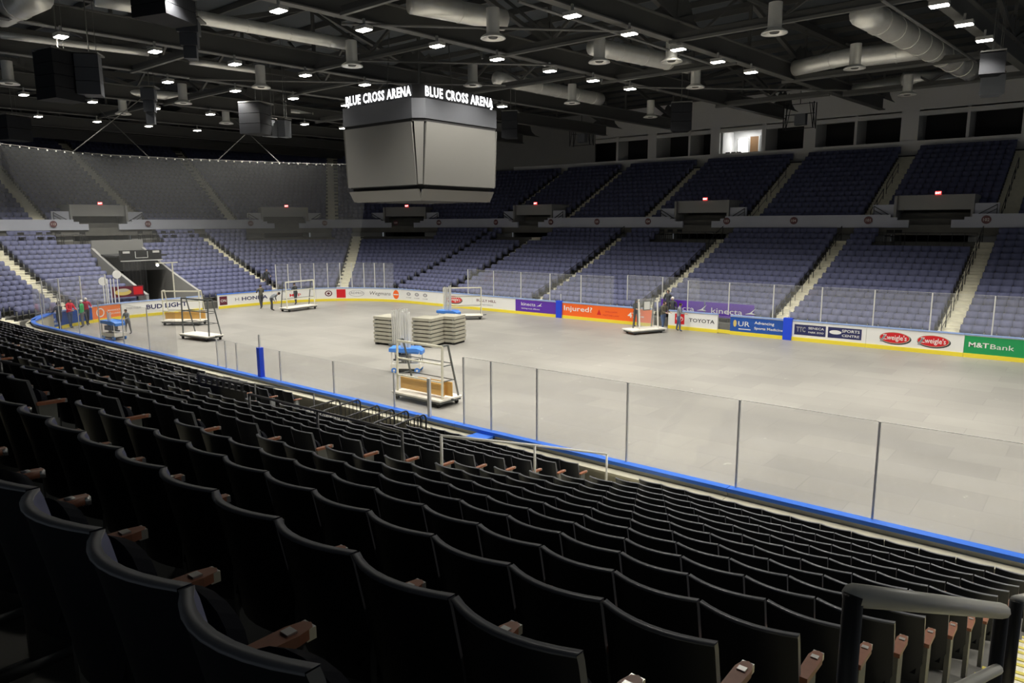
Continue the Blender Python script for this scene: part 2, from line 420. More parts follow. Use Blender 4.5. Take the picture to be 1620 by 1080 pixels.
PORTALS = []   # (q, d, half width) seats removed; filled for upper and lower bowl
UP_PORTAL = [qf(42.7), qf(26.7), qf(9.9), qa(120), qa(155.5), qe(12.3)]
def blocked(x, y, q, d, j, upper):
    if upper:
        for pq in UP_PORTAL:
            if abs(q2s(q, d, BR) - q2s(pq, d, BR)) < (2.35 if j < 3 else 0): return True
        return False
    if j >= 13:
        for pq in UP_PORTAL:
            c = q2s(pq, d, BR); s = q2s(q, d, BR)
            if abs(s - c) < (3.0 if pq < 1 else 4.2): return True
    if j < 11 and TUN[0] - .35 < y < TUN[1] + .35 and x < 0: return True
    if j < 4 and y < 0 and 33.2 < x < 39.2: return True
    return False
seats = []    # (x, y, z, heading, near?)
def fill_rows(rows_d, rows_z, aisles, upper):
    for j, (d, z) in enumerate(zip(rows_d, rows_z)):
        qmax = 5 if not upper else 2.98
        qlo = 0 if not upper or j < NU_FAR else 1.2
        cuts = [q2s(qlo, d, BR) - .01]
        ends = []
        al = [(q, wd) for q, wd in aisles if qlo < q < qmax]
        if not upper and j >= 11: al = sorted(al + [(qe(12.6), 1.1)])
        ed = []
        for q, wd in al:
            c = q2s(q, d, BR); a, b = c - wd / 2, c + wd / 2
            if q > 4.8: e = q2s(qn(skew_edge(d)), d, BR); a, b = e, e + 1.5
            ed.append((a, b))
        lo = q2s(qlo, d, BR); spans = []
        for a, b in ed: spans.append((lo, a)); lo = b
        spans.append((lo, q2s(qmax, d, BR)))
        for a, b in spans:
            L = b - a
            if L < .6: continue
            n = int((L + .03) / .488); pit = L / n if L / n < .53 else .49
            if b < q2s(4.9, d, BR) and a > q2s(4, d, BR): pit = .49; a = b - n * .49 if abs(b - q2s(qn(skew_edge(d)), d, BR)) < .2 else b - n * .49
            for i in range(n):
                s = a + pit * (i + .5); q = s2q(s, d, BR); x, y, nx, ny = pos(q, d, BR)
                if blocked(x, y, q, d, j, upper): continue
                seats.append((x, y, z, math.atan2(ny, nx) - math.pi / 2 + PI, q, j, upper, n - i))
fill_rows(DR[:15], TR[:15], LOW_AISLES, False)
fill_rows(DR[15:16], TR[15:16], LOW_AISLES, False) if False else None
# the sixteenth row exists only away from the photographer's stairs
_n = len(seats); d, z = DR[15], TR[15]
seats_before = list(seats); seats = []
fill_rows([d], [z], LOW_AISLES, False); seats = seats_before + [(a[0], a[1], a[2], a[3], a[4], 15, False, a[7]) for a in seats if a[4] < 3 and not blocked(a[0], a[1], a[4], d, 15, False)]
fill_rows(UD[:NU_END], UZ[:NU_END], UP_AISLES, True)

near = []
for i, s in enumerate(seats):
    if s[6] or s[4] < 4: continue
    p = proj((s[0], s[1], s[2] + .8))
    if p and -45 < p[0] < 1690 and 300 < p[1] < 1250: near.append((p[2] ** 2, i))
    elif p and abs(s[1] + 12.7) < .1 and s[0] > 48.5 and s[0] < 51: near.append((p[2] ** 2, i))
near.sort(); chosen = set(i for _, i in near[:300])
proto = None
secname = {0: 'beside the nearest stairs', 1: 'beyond the middle stairs'}
def seat_thing():
    r = thing('arena_seat', 'x', 'seat', group='black folding seats in the near stand')
    for nme in ('backrest', 'seat_pan', 'armrest', 'seat_standard'):
        m = SP[nme]; o = m.obj(nme, r, smooth=(nme == 'backrest'))
        if nme in ('armrest', 'seat_standard'): o.location = (AX, 0, 0)
        if nme == 'armrest':
            o['label'] = 'brown wooden armrest'; c = SP['end_cap'].obj('end_cap', o); c['label'] = 'silver end cap'
    return r
proto = seat_thing(); used = False
cnt = {}
for i in sorted(chosen, key=lambda i: (-seats[i][5], -seats[i][0])):
    s = seats[i]; sec = 0 if s[0] > 44 else (1 if s[0] > 36.6 else (2 if s[0] > 28.5 else 3))
    key = (s[5], sec); cnt[key] = cnt.get(key, 0) + 1
    row = 15 - s[5]
    where = ['from the nearest stairs', 'past the middle stairs', 'past the far stairs', 'past the farthest stairs'][sec]
    rr = 'top row' if row == 1 else ordn(row) + ' row down'
    lab = 'black folding seat, ' + rr + ' of the near stand, ' + ordn(s[7]) + ' ' + where
    o = proto if not used else dup(proto)
    used = True
    o.location = (s[0], s[1], s[2]); o.rotation_euler = (0, 0, s[3]); o['label'] = lab

def tile(entries, name, **kw):
    """entries: list of (MB, array of x,y,z,rot); everything goes into one mesh"""
    V = []; F = []; FL = []; MI = []; mats = []; off = 0
    for src, arr in entries:
        if len(arr) == 0: continue
        v = np.array(src.v); nf = len(src.f)
        for k in src.mats:
            if k not in mats: mats.append(k)
        mi = np.array([mats.index(src.mats[a]) for a in src.mi])
        lens = np.array([len(f) for f in src.f]); flat = np.array([a for f in src.f for a in f])
        arr = np.array(arr); c, s = np.cos(arr[:, 3])[:, None], np.sin(arr[:, 3])[:, None]
        X = arr[:, 0:1] + v[None, :, 0] * c - v[None, :, 1] * s; Y = arr[:, 1:2] + v[None, :, 0] * s + v[None, :, 1] * c; Z = arr[:, 2:3] + v[None, :, 2] + 0 * X
        V.append(np.stack([X, Y, Z], -1).reshape(-1, 3))
        F.append((flat[None, :] + (np.arange(len(arr)) * len(v))[:, None] + off).reshape(-1)); FL.append(np.tile(lens, len(arr))); MI.append(np.tile(mi, len(arr)))
        off += len(v) * len(arr)
    V = np.concatenate(V); F = np.concatenate(F); FL = np.concatenate(FL); MI = np.concatenate(MI)
    me = bpy.data.meshes.new(name); me.vertices.add(len(V)); me.vertices.foreach_set('co', V.ravel())
    me.loops.add(len(F)); me.loops.foreach_set('vertex_index', F.astype(np.int32)); me.polygons.add(len(FL))
    me.polygons.foreach_set('loop_start', np.concatenate([[0], np.cumsum(FL)[:-1]]).astype(np.int32)); me.polygons.foreach_set('loop_total', FL.astype(np.int32))
    for k in mats: me.materials.append(MT[k])
    me.polygons.foreach_set('material_index', MI.astype(np.int32)); me.update(); me.validate()
    o = bpy.data.objects.new(name, me); COL.objects.link(o); return tag(o, **kw)
a_near = [s[:4] for i, s in enumerate(seats) if i not in chosen and not s[6] and s[4] > 4]
a_far = [s[:4] for i, s in enumerate(seats) if i not in chosen and (s[6] or s[4] <= 4)]
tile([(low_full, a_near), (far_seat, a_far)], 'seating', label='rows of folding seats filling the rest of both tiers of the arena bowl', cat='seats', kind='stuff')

# ------------------------------------------------------------------ parapet of the upper tier with numbered badges
def q_at_px(px, py, d, R=BR, near=False):
    """outline parameter whose offset point projects to column px"""
    best = None
    for i in range(1, 2400):
        q = i / 2400 * (5 if near else 3.4)
        x, y, _, _ = pos(q, d, R); p = proj((x, y, 5))
        if p and (best is None or abs(p[0] - px) < best[0]) : best = (abs(p[0] - px), q)
    return best[1]
par = MB(); gaps = []
prev = 0.0
for pq in UP_PORTAL:
    c = q2s(pq, 14, BR); a, b = s2q(c - 2.3, 14, BR), s2q(c + 2.3, 14, BR); gaps.append((a, b, pq))
for a, b, pq in gaps:
    ring(par, prev, a, 13.86, 14.02, 5.93, 6.78, 'parapet', BR); prev = b
    c = q2s(pq, 14, BR)
    for e0, e1, zt in ((c - 2.3, c - 1.9, 6.6), (c - 1.9, c - 1.2, 6.42), (c + 1.2, c + 1.9, 6.42), (c + 1.9, c + 2.3, 6.6)):
        ring(par, s2q(e0, 14, BR), s2q(e1, 14, BR), 13.86, 14.02, 5.93, zt, 'parapet', BR)
ring(par, prev, 3.3, 13.86, 14.02, 5.93, 6.78, 'parapet', BR)
struct(par, 'wall_parapet')
bk = MB(); lastq = 0
for a, b, pq in gaps:
    ring(bk, lastq, a, 14.3, 14.42, 4.6, 5.93, 'wallgrey', BR); lastq = b
ring(bk, lastq, 3.3, 14.3, 14.42, 4.6, 5.93, 'wallgrey', BR); struct(bk, 'wall_concourse')
badge_txt = {87: '113', 236: '112', 398: '111', 515: '110', 627: '109', 695: '108', 785: '107', 872: '106', 945: '105', 1025: '104', 1149: '103', 1254: '104', 1371: '101', 1558: '102'}
for px, t in badge_txt.items():
    q = q_at_px(px, 350, 13.85); x, y, nx, ny = pos(q, 13.82, BR)
    lit = px > 1000
    r = thing('section_badge', 'round dark red section number badge on parapet, %s' % {87: 'far left by the net edge', 236: 'left of the end vomitory pair', 398: 'left of the lit doorway', 515: 'just left of scoreboard bottom', 627: 'below the scoreboard left face', 695: 'below the scoreboard corner', 785: 'just right of the scoreboard', 872: 'right of the small red sign', 945: 'middle of the far side', 1025: 'above bar stools and left exit sign', 1149: 'right of the middle vomitory', 1254: 'between two stairs', 1371: 'left of the right vomitory', 1558: 'rightmost on the parapet'}[px], 'sign', (x, y, 6.42), math.atan2(ny, nx) - PI / 2, 'section badges on the parapet')
    m = MB(); n = 20; rr = .26
    vs = [(rr * math.cos(2 * PI * i / n), yy, rr * math.sin(2 * PI * i / n)) for yy in (-.0, -.03) for i in range(n)]
    m.add(vs, [tuple(range(n)), tuple(range(n, 2 * n))[::-1]] + [(i, i + n, (i + 1) % n + n, (i + 1) % n) for i in range(n)], 'badge')
    m.obj('disc', r)
    v, f, W_, H_ = text2d(t, .26); l = MB(); l.add([(a - W_ / 2, -.034, b - H_ / 2) for a, b in v], f, 'badgew')
    v, f = ell2d(0, 0, .26, .26, 24, .88); l.add([(a, -.033, b) for a, b in v], f, 'badge'); l.obj('numeral', r)

# portals ----------------------------------------------------------------------
PN = ['right', 'middle', 'left', 'corner', 'end', 'farthest end']
for i, pq in enumerate(UP_PORTAL):
    x, y, nx, ny = pos(pq, 14, BR); rz = math.atan2(ny, nx) - PI / 2
    r = bpy.data.objects.new('vomitory', None); COL.objects.link(r); r.location = (x, y, 0); r.rotation_euler = (0, 0, rz); r['kind'] = 'structure'
    m = MB()
    for s in (-1, 1): m.box((s * 2.2, 2.0, 6.4), (.16, 3.0, 3.2), 'wallgrey'); m.box((s * 2.95, .75, 6.9), (1.3, .12, 1.1), 'parapet')
    m.box((0, .9, 7.55), (4.55, .16, .95), 'wallgrey'); m.box((0, 2.3, 7.95), (4.55, 2.8, .14), 'wallgrey')
    m.box((0, 3.4, 6.2), (4.5, .12, 3.2), 'dark'); m.box((0, 2.0, 4.98), (4.4, 3.4, .1), 'dark')  # dark back and floor paint the shade of the open passage
    m.obj('portal_wall', r)
    m = MB()
    for s in (-1, 1):
        m.bar((s * 3.5, .55, 7.35), (s * 2.35, .55, 6.65), .05, .05, 'railb'); m.bar((s * 3.5, .55, 7.1), (s * 2.35, .55, 6.4), .04, .04, 'railb')
        m.bar((s * 3.5, .55, 7.35), (s * 3.5, .55, 6.3), .04, .04, 'railb')
    m.obj('railing', r)
    ex = thing('exit_sign', 'small glowing red exit sign over the %s vomitory' % PN[i], 'sign', tuple(Vector((x, y, 0)) + Matrix.Rotation(rz, 3, 'Z') @ Vector((0.2, .78, 8.14))), rz, 'red exit signs')
    m = MB(); m.box((0, 0, 0), (.34, .08, .22), 'exitred'); m.obj('sign_box', ex)
    v, f, W_, H_ = text2d('EXIT', .16); l = MB(); l.add([(a - W_ / 2, -.045, b - H_ / 2) for a, b in v], f, 'letter'); l.obj('lettering', ex)
# bar stools on the platforms by the vomitories
def stool():
    r = thing('bar_stool', 'x', 'stool', group='black bar stools on the upper platforms')
    m = MB(); m.box((0, 0, .74), (.42, .42, .06), 'black'); m.obj('seat', r)
    m = MB(); m.box((0, .2, 1.02), (.42, .04, .22), 'black'); m.box((-.19, .2, .85), (.03, .03, .3), 'railb'); m.box((.19, .2, .85), (.03, .03, .3), 'railb'); m.obj('backrest', r)
    for sx in (-1, 1):
        for sy in (-1, 1):
            m = MB(); m.bar((sx * .17, sy * .17, .72), (sx * .22, sy * .22, 0), .03, .03, 'railb'); m.obj('leg', r)
    return r
st = None; cn = 0
for (pxs, lab) in (([1407, 1421], 'by the right vomitory'), ([1048, 1062, 1076], 'by the middle vomitory'), ([221, 244, 258, 272, 300], 'above the tunnel at the far end'), ([33, 62, 78, 92, 130], 'at the far left end')):
    for n_, px in enumerate(pxs):
        q = q_at_px(px, 368, 12.9); x, y, nx, ny = pos(q, 12.5, BR)
        if st is None: st = stool(); o = st
        else: o = dup(st)
        o.location = (x, y, TR[14] + .001); o.rotation_euler = (0, 0, math.atan2(ny, nx) - PI / 2)
        o['label'] = 'black bar stool %s, %s from the left' % (lab, ordn(n_ + 1))

for pq, w_, lab in ((UP_PORTAL[0], 2.9, 'right vomitory'), (UP_PORTAL[1], 2.9, 'middle vomitory'), (qe(12.3) - .28, 1.6, 'tunnel stairs, right part'), (qe(12.3) + .30, 2.3, 'far end, left part')):
    c = q2s(pq, 11.9, BR); r = None; n_ = int(w_ * 2 / .6); base = pos(pq, 11.9, BR)
    r = thing('platform_railing', 'thin black railing of the stool platform by the ' + lab, 'railing', (base[0], base[1], 0)); off = Vector((base[0], base[1], 0))
    P_ = [Vector((*pos(s2q(c - w_ + 2 * w_ * i / n_, 11.9, BR), 11.9, BR)[:2], 0)) - off for i in range(n_ + 1)]
    m = MB(); m.tube([p + Vector((0, 0, TR[14] + .95)) for p in P_], .02, 'railb', 6); m.tube([p + Vector((0, 0, TR[14] + .12)) for p in P_], .015, 'railb', 6); m.obj('top_rail', r)
    for p in P_: m = MB(); m.tube([p + Vector((0, 0, TR[13])), p + Vector((0, 0, TR[14] + .95))], .014, 'railb', 5); m.obj('upright_bar', r)

# ------------------------------------------------------------------ suite level on the far side, end walls, roof
m = MB()
ring(m, 0, 1.13, 26.3, 26.5, 11.2, 12.62, 'wall', BR); struct(m, 'wall_suite_parapet')
m = MB(); ring(m, 0, 1.2, 26.6, 27.0, 14.55, 17.6, 'wall', BR); struct(m, 'wall_suite_header')
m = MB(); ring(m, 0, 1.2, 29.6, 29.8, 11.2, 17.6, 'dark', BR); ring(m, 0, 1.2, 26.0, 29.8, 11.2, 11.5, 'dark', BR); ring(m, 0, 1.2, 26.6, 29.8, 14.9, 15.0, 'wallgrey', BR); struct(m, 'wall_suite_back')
m = MB(); ring(m, .93, 1.25, 26.5, 26.7, 11.2, 17.6, 'wallgrey', BR); struct(m, 'wall_far_corner')
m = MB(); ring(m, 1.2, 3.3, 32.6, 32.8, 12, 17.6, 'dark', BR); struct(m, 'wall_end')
for x, wd, dp in ((11.7, .25, 2), (15.7, .95, 3), (19.7, .2, 3), (22.3, .9, 3), (26.9, .35, 3), (30.9, 1.0, 3), (34.6, .2, 3), (38.6, 1.25, 3), (42.6, .2, 3), (46.6, 1.2, 3), (50.6, .2, 3), (54.6, 1.2, 3)):
    m = MB(); m.box((x, 52.55 + dp / 2, 13.6), (wd, dp, 3.0), 'wall'); struct(m, 'wall_suite_divider')
# the lit suite
m = MB(); m.box((24.75, 55.5, 13.6), (3.8, .1, 3.0), 'lit'); m.box((24.75, 54.2, 15.0), (3.8, 2.7, .06), 'lit'); m.box((22.9, 54.2, 13.6), (.08, 2.6, 2.8), 'lit'); m.box((26.6, 54.2, 13.6), (.08, 2.6, 2.8), 'lit')
m.box((24.6, 53.1, 14.75), (3.6, .08, .35), 'wall'); struct(m, 'wall_lit_suite')
r = thing('oak_door', 'brown wooden door standing inside the brightly lit suite', 'door', (25.0, 55.35, 12.2))
m = MB(); m.box((0, 0, 1.05), (.8, .06, 2.1), 'door'); m.obj('leaf', r); m = MB(); m.box((-.45, 0, 1.08), (.1, .1, 2.2), 'lit'); m.box((.45, 0, 1.08), (.1, .1, 2.2), 'lit'); m.obj('door_frame', r)
r = thing('ceiling_lamp', 'bright lamp in the ceiling of the lit suite', 'lamp', (24.6, 54.3, 14.9))
m = MB(); m.box((0, 0, 0), (1.6, .5, .05), 'glow'); m.obj('diffuser', r)
l = bpy.data.lights.new('lamp', 'AREA'); l.energy = 30; l.size = 1.6; l.shape = 'RECTANGLE'; l.size_y = .5; lo = bpy.data.objects.new('light', l); COL.objects.link(lo); lo.parent = r; lo.location = (0, 0, -.06)

for n_, x in enumerate((23.2, 23.75, 24.3)):
    r = thing('tub_chair', 'dark chair back silhouetted in the lit suite, %s from the left' % ordn(n_ + 1), 'chair', (x, 53.3, 11.5)); m = MB(); m.box((0, 0, .75), (.42, .4, .1), 'black'); m.obj('seat', r); m = MB(); m.box((0, .18, 1.05), (.42, .07, .55), 'black'); m.obj('backrest', r); m = MB(); m.tube([(0, 0, 0), (0, 0, .7)], .05, 'railb', 6); m.obj('pedestal', r)
r = thing('glow_pane', 'glowing white pane added inside the lit suite left of the oak door', 'glowing pane', (23.9, 55.38, 13.35)); m = MB(); m.box((0, 0, 0), (1.0, .04, 1.5), 'glow'); m.obj('pane', r); m = MB()  # glowing pane added so the suite reads as a bright doorway
for a in (-.53, .53): m.box((a, -.02, 0), (.06, .06, 1.6), 'wallgrey')
m.obj('pane_frame', r)
# roof deck and purlins
m = MB(); m.box((18, 12, 18.0), (110, 96, .2), 'deck'); struct(m, 'roof_deck')
SK = .085
def sx(x0, y): return x0 + SK * (y - 2.4)
TX = [-25.5, -16.5, -7.6, 1.6, 11.4, 18.1, 27.6, 34.6, 44.6, 53.6]
ZC = 14.25
TY = [-24 + 6.9 * i for i in range(11)]
names = ['first', 'second', 'third', 'fourth', 'fifth', 'sixth', 'seventh', 'eighth', 'ninth', 'tenth']
for i, x0 in enumerate(TX):
    r = thing('roof_truss', 'dark steel roof truss spanning the bowl, %s from the far end wall' % names[i], 'truss', (x0, 0, ZC), group='steel roof trusses')
    f_ = lambda y, z: Vector((SK * (y - 2.4), y, z - ZC))
    y1 = TY[-1]
    m = MB(); m.bar(f_(-26, ZC + .86), f_(y1, ZC + .86), .42, .05, 'steel2'); m.bar(f_(-26, ZC), f_(y1, ZC), .42, .05, 'steel2'); m.bar(f_(-26, ZC + .43), f_(y1, ZC + .43), .05, .84, 'steel'); m.obj('bottom_chord', r)
    m = MB(); m.bar(f_(-26, 17.4), f_(y1, 17.4), .38, .35, 'steel'); m.obj('top_chord', r)
    for k, y in enumerate(TY):
        if k % 2 == 0:
            m = MB(); c = f_(y, ZC + .80); pts = [(-2.6, 0), (2.6, 0), (1.9, .12), (1.35, .42), (1.15, .9), (.75, 1.2), (.45, 1.0), (0, 1.3), (-.45, 1.0), (-.75, 1.2), (-1.15, .9), (-1.35, .42), (-1.9, .12)]
            m.prism([c + Vector((SK * a, a, b)) for a, b in pts], (-.02, 0, 0), (.02, 0, 0), 'steel'); m.obj('gusset_plate', r)
        if k + 1 < len(TY):
            a, b = (ZC + .9, 17.3) if k % 2 == 0 else (17.3, ZC + .9)
            m = MB(); m.bar(f_(y, a), f_(TY[k + 1], b), .22, .2, 'steel'); m.obj('web', r)
        m = MB(); m.bar(f_(y, ZC + .85), f_(y, 17.3), .14, .14, 'steel'); m.obj('web', r)
# purlins between trusses and braces at chord level
for i in range(34):
    y = -33 + i * 2.6
    if y > 56: break
    m = MB(); m.bar((-36, y, 17.72), (64, y, 17.72), .12, .3, 'steel'); tag(m.obj('roof_purlin'), 'long thin dark roof purlin under the deck, running lengthwise', 'beam', 'roof purlins')
BRACE = [(28.3, 34.5, 4.9), (27.9, 35.1, 14.1), (28.5, 36.4, 22.9), (35.8, 45.9, 16.9), (18.6, 28.2, 10.4), (11.9, 18.4, 13.7), (11.5, 18.2, 4.4), (29.8, 37.3, 35.5), (2.3, 11.9, 10.4), (36.4, 46.6, 29.5), (11.9, 19.9, 24), (35.2, 45.2, 5.0), (-7, 2.3, 10), (20., 29, 20.5), (2.8, 13, 22), (37.8, 47.5, 36.5)]
for n_, (xa, xb, y) in enumerate(BRACE):
    m = MB(); m.bar((xa, y, ZC - .08), (xb, y, ZC - .08), .16, .12, 'steel2'); m.bar((xa, y, ZC + .1), (xb, y, ZC + .1), .04, .26, 'steel')
    mid = (xa + xb) / 2
    tag(m.obj('roof_brace'), 'horizontal steel brace joining two roof truss chords', 'beam', 'horizontal braces between trusses')
    for s_ in (-1, 1):
        m = MB(); m.bar((xa if s_ < 0 else xb, y, 17.3), (mid, y, ZC + .2), .12, .12, 'steel'); tag(m.obj('diagonal_brace'), 'sloping steel brace from truss top down to a brace', 'beam', 'sloping roof braces')
# thin tie rods crossing under the trusses
for (p0, p1) in (((540, 38), (1010, 50)), ((300, 125), (800, 135)), ((560, 96), (880, 103)), ((1000, 138), (1340, 143)), ((820, 2), (1130, 103)), ((740, 0), (763, 93)), ((990, 60), (950, 133)), ((1395, 0), (1545, 98))):
    a, b = onz(*p0, 14.0), onz(*p1, 14.0)
    if p0[0] in (740, 990): a = a + Vector((0, 0, 0)); a.z = 15.6; a = Vector((b.x + (.8 if p0[0] == 990 else -.6), b.y, 16.4))
    m = MB(); m.tube([a, b], .055, 'steel2', 6); tag(m.obj('tie_rod'), 'thin steel rod crossing below the roof trusses', 'rod', 'thin rods under the roof')

# high bay lamps -----------------------------------------------------------------
cols = [(-7.7, 'far end'), (1.6, 'end'), (11.4, 'second'), (18.1, 'third'), (27.6, 'fourth'), (34.6, 'fifth'), (44.6, 'sixth'), (53.6, 'last')]
ROWY = [-1.2, 2.4, 6.0, 9.7, 13.3, 17.0, 20.5, 23.9]
lamp = None
ldat = bpy.data.lights.new('lamp', 'SPOT'); ldat.energy = LAMP_W; ldat.color = LAMP_COL; ldat.spot_size = SPOT; ldat.spot_blend = BLEND; ldat.shadow_soft_size = .25
for ci, (x0, cn_) in enumerate(cols):
    for ri, y in enumerate(ROWY):
        if (ci == 0 and ri > 5) or (ri == 0 and ci < 3): continue
        x = sx(x0, y) + .35
        if abs(x - 23.8) < 4 and abs(y - 13.3) < 4: continue
        if lamp is None:
            lamp = thing('high_bay_lamp', 'x', 'lamp', group='high bay lamps on the roof trusses')
            m = MB(); m.box((0, 0, .1), (.62, .40, .14), 'lampcase'); m.box((0, 0, .3), (.08, .08, .3), 'lampcase'); m.obj('housing', lamp)
            m = MB(); m.box((0, 0, .015), (.56, .34, .03), 'lens'); m.obj('diffuser', lamp)
            lo = bpy.data.objects.new('light', ldat); COL.objects.link(lo); lo.parent = lamp; lo.location = (0, 0, -.02); o = lamp
        else: o = dup(lamp)
        o.location = (x, y, 13.8)
        o['label'] = 'bright lamp under the %s lamp-bearing truss, %s from the near side' % ({'far end': 'far end', 'end': 'second', 'second': 'third', 'third': 'fourth', 'fourth': 'fifth', 'fifth': 'sixth', 'sixth': 'seventh', 'last': 'eighth'}[cn_], ordn(ri + 1))

# ducts and diffusers ----------------------------------------------------------------
def duct(a, b, r, lab, ends=None):
    a, b = Vector(a), Vector(b); o = thing('air_duct', lab, 'duct', tuple(a), group='silver spiral ducts')
    m = MB(); L = (b - a).length; n = max(2, int(L / .9)); pts = [a.lerp(b, t / n) - a for t in range(n + 1)]; m.tube(pts, r, 'duct', 16); m.obj('duct_body', o, smooth=True)
    for t in range(1, n):
        if t % 2 == 0:
            m = MB(); d = (b - a).normalized(); p = pts[t]; m.tube([p - d * .03, p + d * .03], r * 1.05, 'duct', 16); m.obj('joint_band', o)
    return o
DU = [((0, 20), (60, -8), .55, 'wide silver duct at the top left corner'), ((150, -2), (550, 70), .27, 'long silver duct over the upper left seats ending at a diffuser'),
      ((0, 55), (235, 84), .16, 'thin silver duct left of the hanging speakers'), ((300, 97), (415, 113), .16, 'short silver duct ending above a ring diffuser'),
      ((0, 127), (68, 132), .28, 'silver duct at the far left edge'), ((134, 141), (300, 154), .28, 'silver duct behind the left hanging speaker'), ((457, 176), (540, 186), .32, 'silver duct left of the scoreboard'),
      ((650, 4), (797, 32), .42, 'silver duct ending above the diffuser over the scoreboard'), ((937, 73), (1090, 104), .42, 'silver duct right of centre under the roof'),
      ((785, 124), (950, 157), .40, 'silver duct just right of the scoreboard lettering'), ((1258, 108), (1350, 88), .42, 'lower silver branch duct at the right'), ((1345, 92), (1458, 78), .50, 'upper silver branch duct at the right'),
      ((1365, 20), (1535, 112), .55, 'wide silver main duct descending at the right'), ((1352, 142), (1428, 130), .38, 'small silver branch duct low on the right'), ((1428, 125), (1515, 122), .38, 'small silver duct beside the main duct')]
for a, b, r_, lab in DU: duct(onz(*a, 14.75), onz(*b, 14.75), r_, lab)
diff = None
DI = [((557, 104), .36), ((413, 138), .33), ((290, 163), .32), ((195, 180), .33), ((14, 132), .35), ((358, 195), .32), ((780, 60), .36), ((948, 98), .36), ((1100, 138), .36), ((748, 135), .36), ((905, 163), .36), ((1225, 52), .40), ((1352, 108), .36), ((1435, 150), .36), ((1062, 97), .3), ((1029, 185), .33)]
dlab = ['above left scoreboard corner', 'left of the scoreboard lettering', 'left of centre below the truss', 'low at the left over the seats', 'at the far left edge', 'over the far end seats', 'above the scoreboard lettering', 'right of centre', 'over the middle of the far stand', 'behind the scoreboard top', 'right of the scoreboard', 'large one near the top right', 'under the upper right branch duct', 'under the lower right branch duct', 'small one by a lamp', 'high in front of the suites']
for (p, rad), dl in zip(DI, dlab):
    c = onz(*p, 13.55)
    if diff is None:
        diff = thing('air_diffuser', 'x', 'diffuser', group='ring diffusers hanging from the ducts')
        m = MB(); m.lathe((0, 0, 0), [(.26, 1.1), (.26, .2), (.27, .15)], 'duct', 16); m.obj('drop_pipe', diff, smooth=True)
        m = MB(); m.lathe((0, 0, 0), [(.27, .16), (.48, .02), (.50, -.03), (.44, -.04), (.30, .04), (.26, .1)], 'duct', 20); m.obj('bell', diff, smooth=True)
        m = MB(); m.lathe((0, 0, 0), [(.0, .0), (.16, -.02), (.2, .03), (.0, .05)], 'steel', 12); m.obj('core', diff); o = diff
    else: o = dup(diff)
    o.location = c; o['label'] = 'silver ring diffuser hanging from the roof, ' + dl

# hanging speakers -----------------------------------------------------------------
def speaker(px, py0, py1, z, wd, k, lab, n=4, rz=.6, name='line_array_speaker'):
    t = onz(px, py0, z + 1.2)
    b = CAM + ray(px, py1) * ((t - CAM).dot(FW))
    h = t.z - b.z
    r = thing(name, lab, 'speaker', (t.x, t.y, b.z), rz)
    for i in range(n):
        m = MB(); hh = h / n; tp = 1 - (.5 * (1 - i / n) if 'tapered' in lab or 'pointed' in lab else 0); ww, wd = wd, wd * tp
        m.prism([Vector((-wd / 2, -wd / 2, 0)), Vector((wd / 2, -wd / 2, 0)), Vector((wd * .35, wd / 2, 0)), Vector((-wd * .35, wd / 2, 0))], (0, 0, hh * i), (0, 0, hh * (i + .96)), k); m.obj('cabinet', r); wd = ww
    m = MB(); m.box((0, 0, h + .05), (wd, wd, .06), 'steel2'); m.tube([(0, 0, h), (0, 0, 17.3 - b.z)], .025, 'steel2', 5); m.tube([(wd * .3, 0, h), (wd * .3, 0, 17.3 - b.z)], .012, 'steel2', 5); m.obj('rigging', r)
    return r
speaker(92, 84, 158, 12.0, 1.3, 'speaker', 'large black hanging loudspeaker array at the upper left', 4, .2)
speaker(141, 88, 150, 12.0, .9, 'spkdark', 'slim charcoal loudspeaker column beside the large array', 3, .9)
speaker(262, -5, 32, 12.6, 1.5, 'speaker', 'black loudspeaker at the top edge left of the first lamp', 2, .3)
speaker(300, 34, 92, 12.3, .9, 'spkdark', 'tapered grey loudspeaker hanging at the upper left', 3, .8)
speaker(236, 140, 195, 12.0, .8, 'spkdark', 'pointed grey loudspeaker over the far end seats', 3, .8)
speaker(405, 165, 212, 12.0, 1.4, 'speaker', 'dark loudspeaker cluster left of the scoreboard', 3, .4)
speaker(430, 190, 216, 11.3, .8, 'spkgrey', 'pair mate pale grey loudspeaker left of the scoreboard, left one', 1, .2)
speaker(450, 190, 217, 11.3, .6, 'spkgrey', 'pale grey loudspeaker left of the scoreboard, right one', 1, .2)
speaker(1570, 85, 118, 12.3, .95, 'speaker', 'upper dark box of the loudspeaker at the right edge', 1, .2)
speaker(1570, 120, 151, 11.6, .95, 'spkgrey', 'lower pale grey loudspeaker box at the right edge', 1, .2)
speaker(1078, 165, 207, 12.0, 1.2, 'speaker', 'dark loudspeaker cluster hanging before the suites', 3, .5)
speaker(808, 178, 218, 12.0, 1.0, 'speaker', 'dark loudspeaker cluster behind the scoreboard right edge', 3, .5)
speaker(20, 185, 222, 12.0, 1.6, 'speaker', 'dark loudspeaker cluster at the far left above the net', 2, .2)
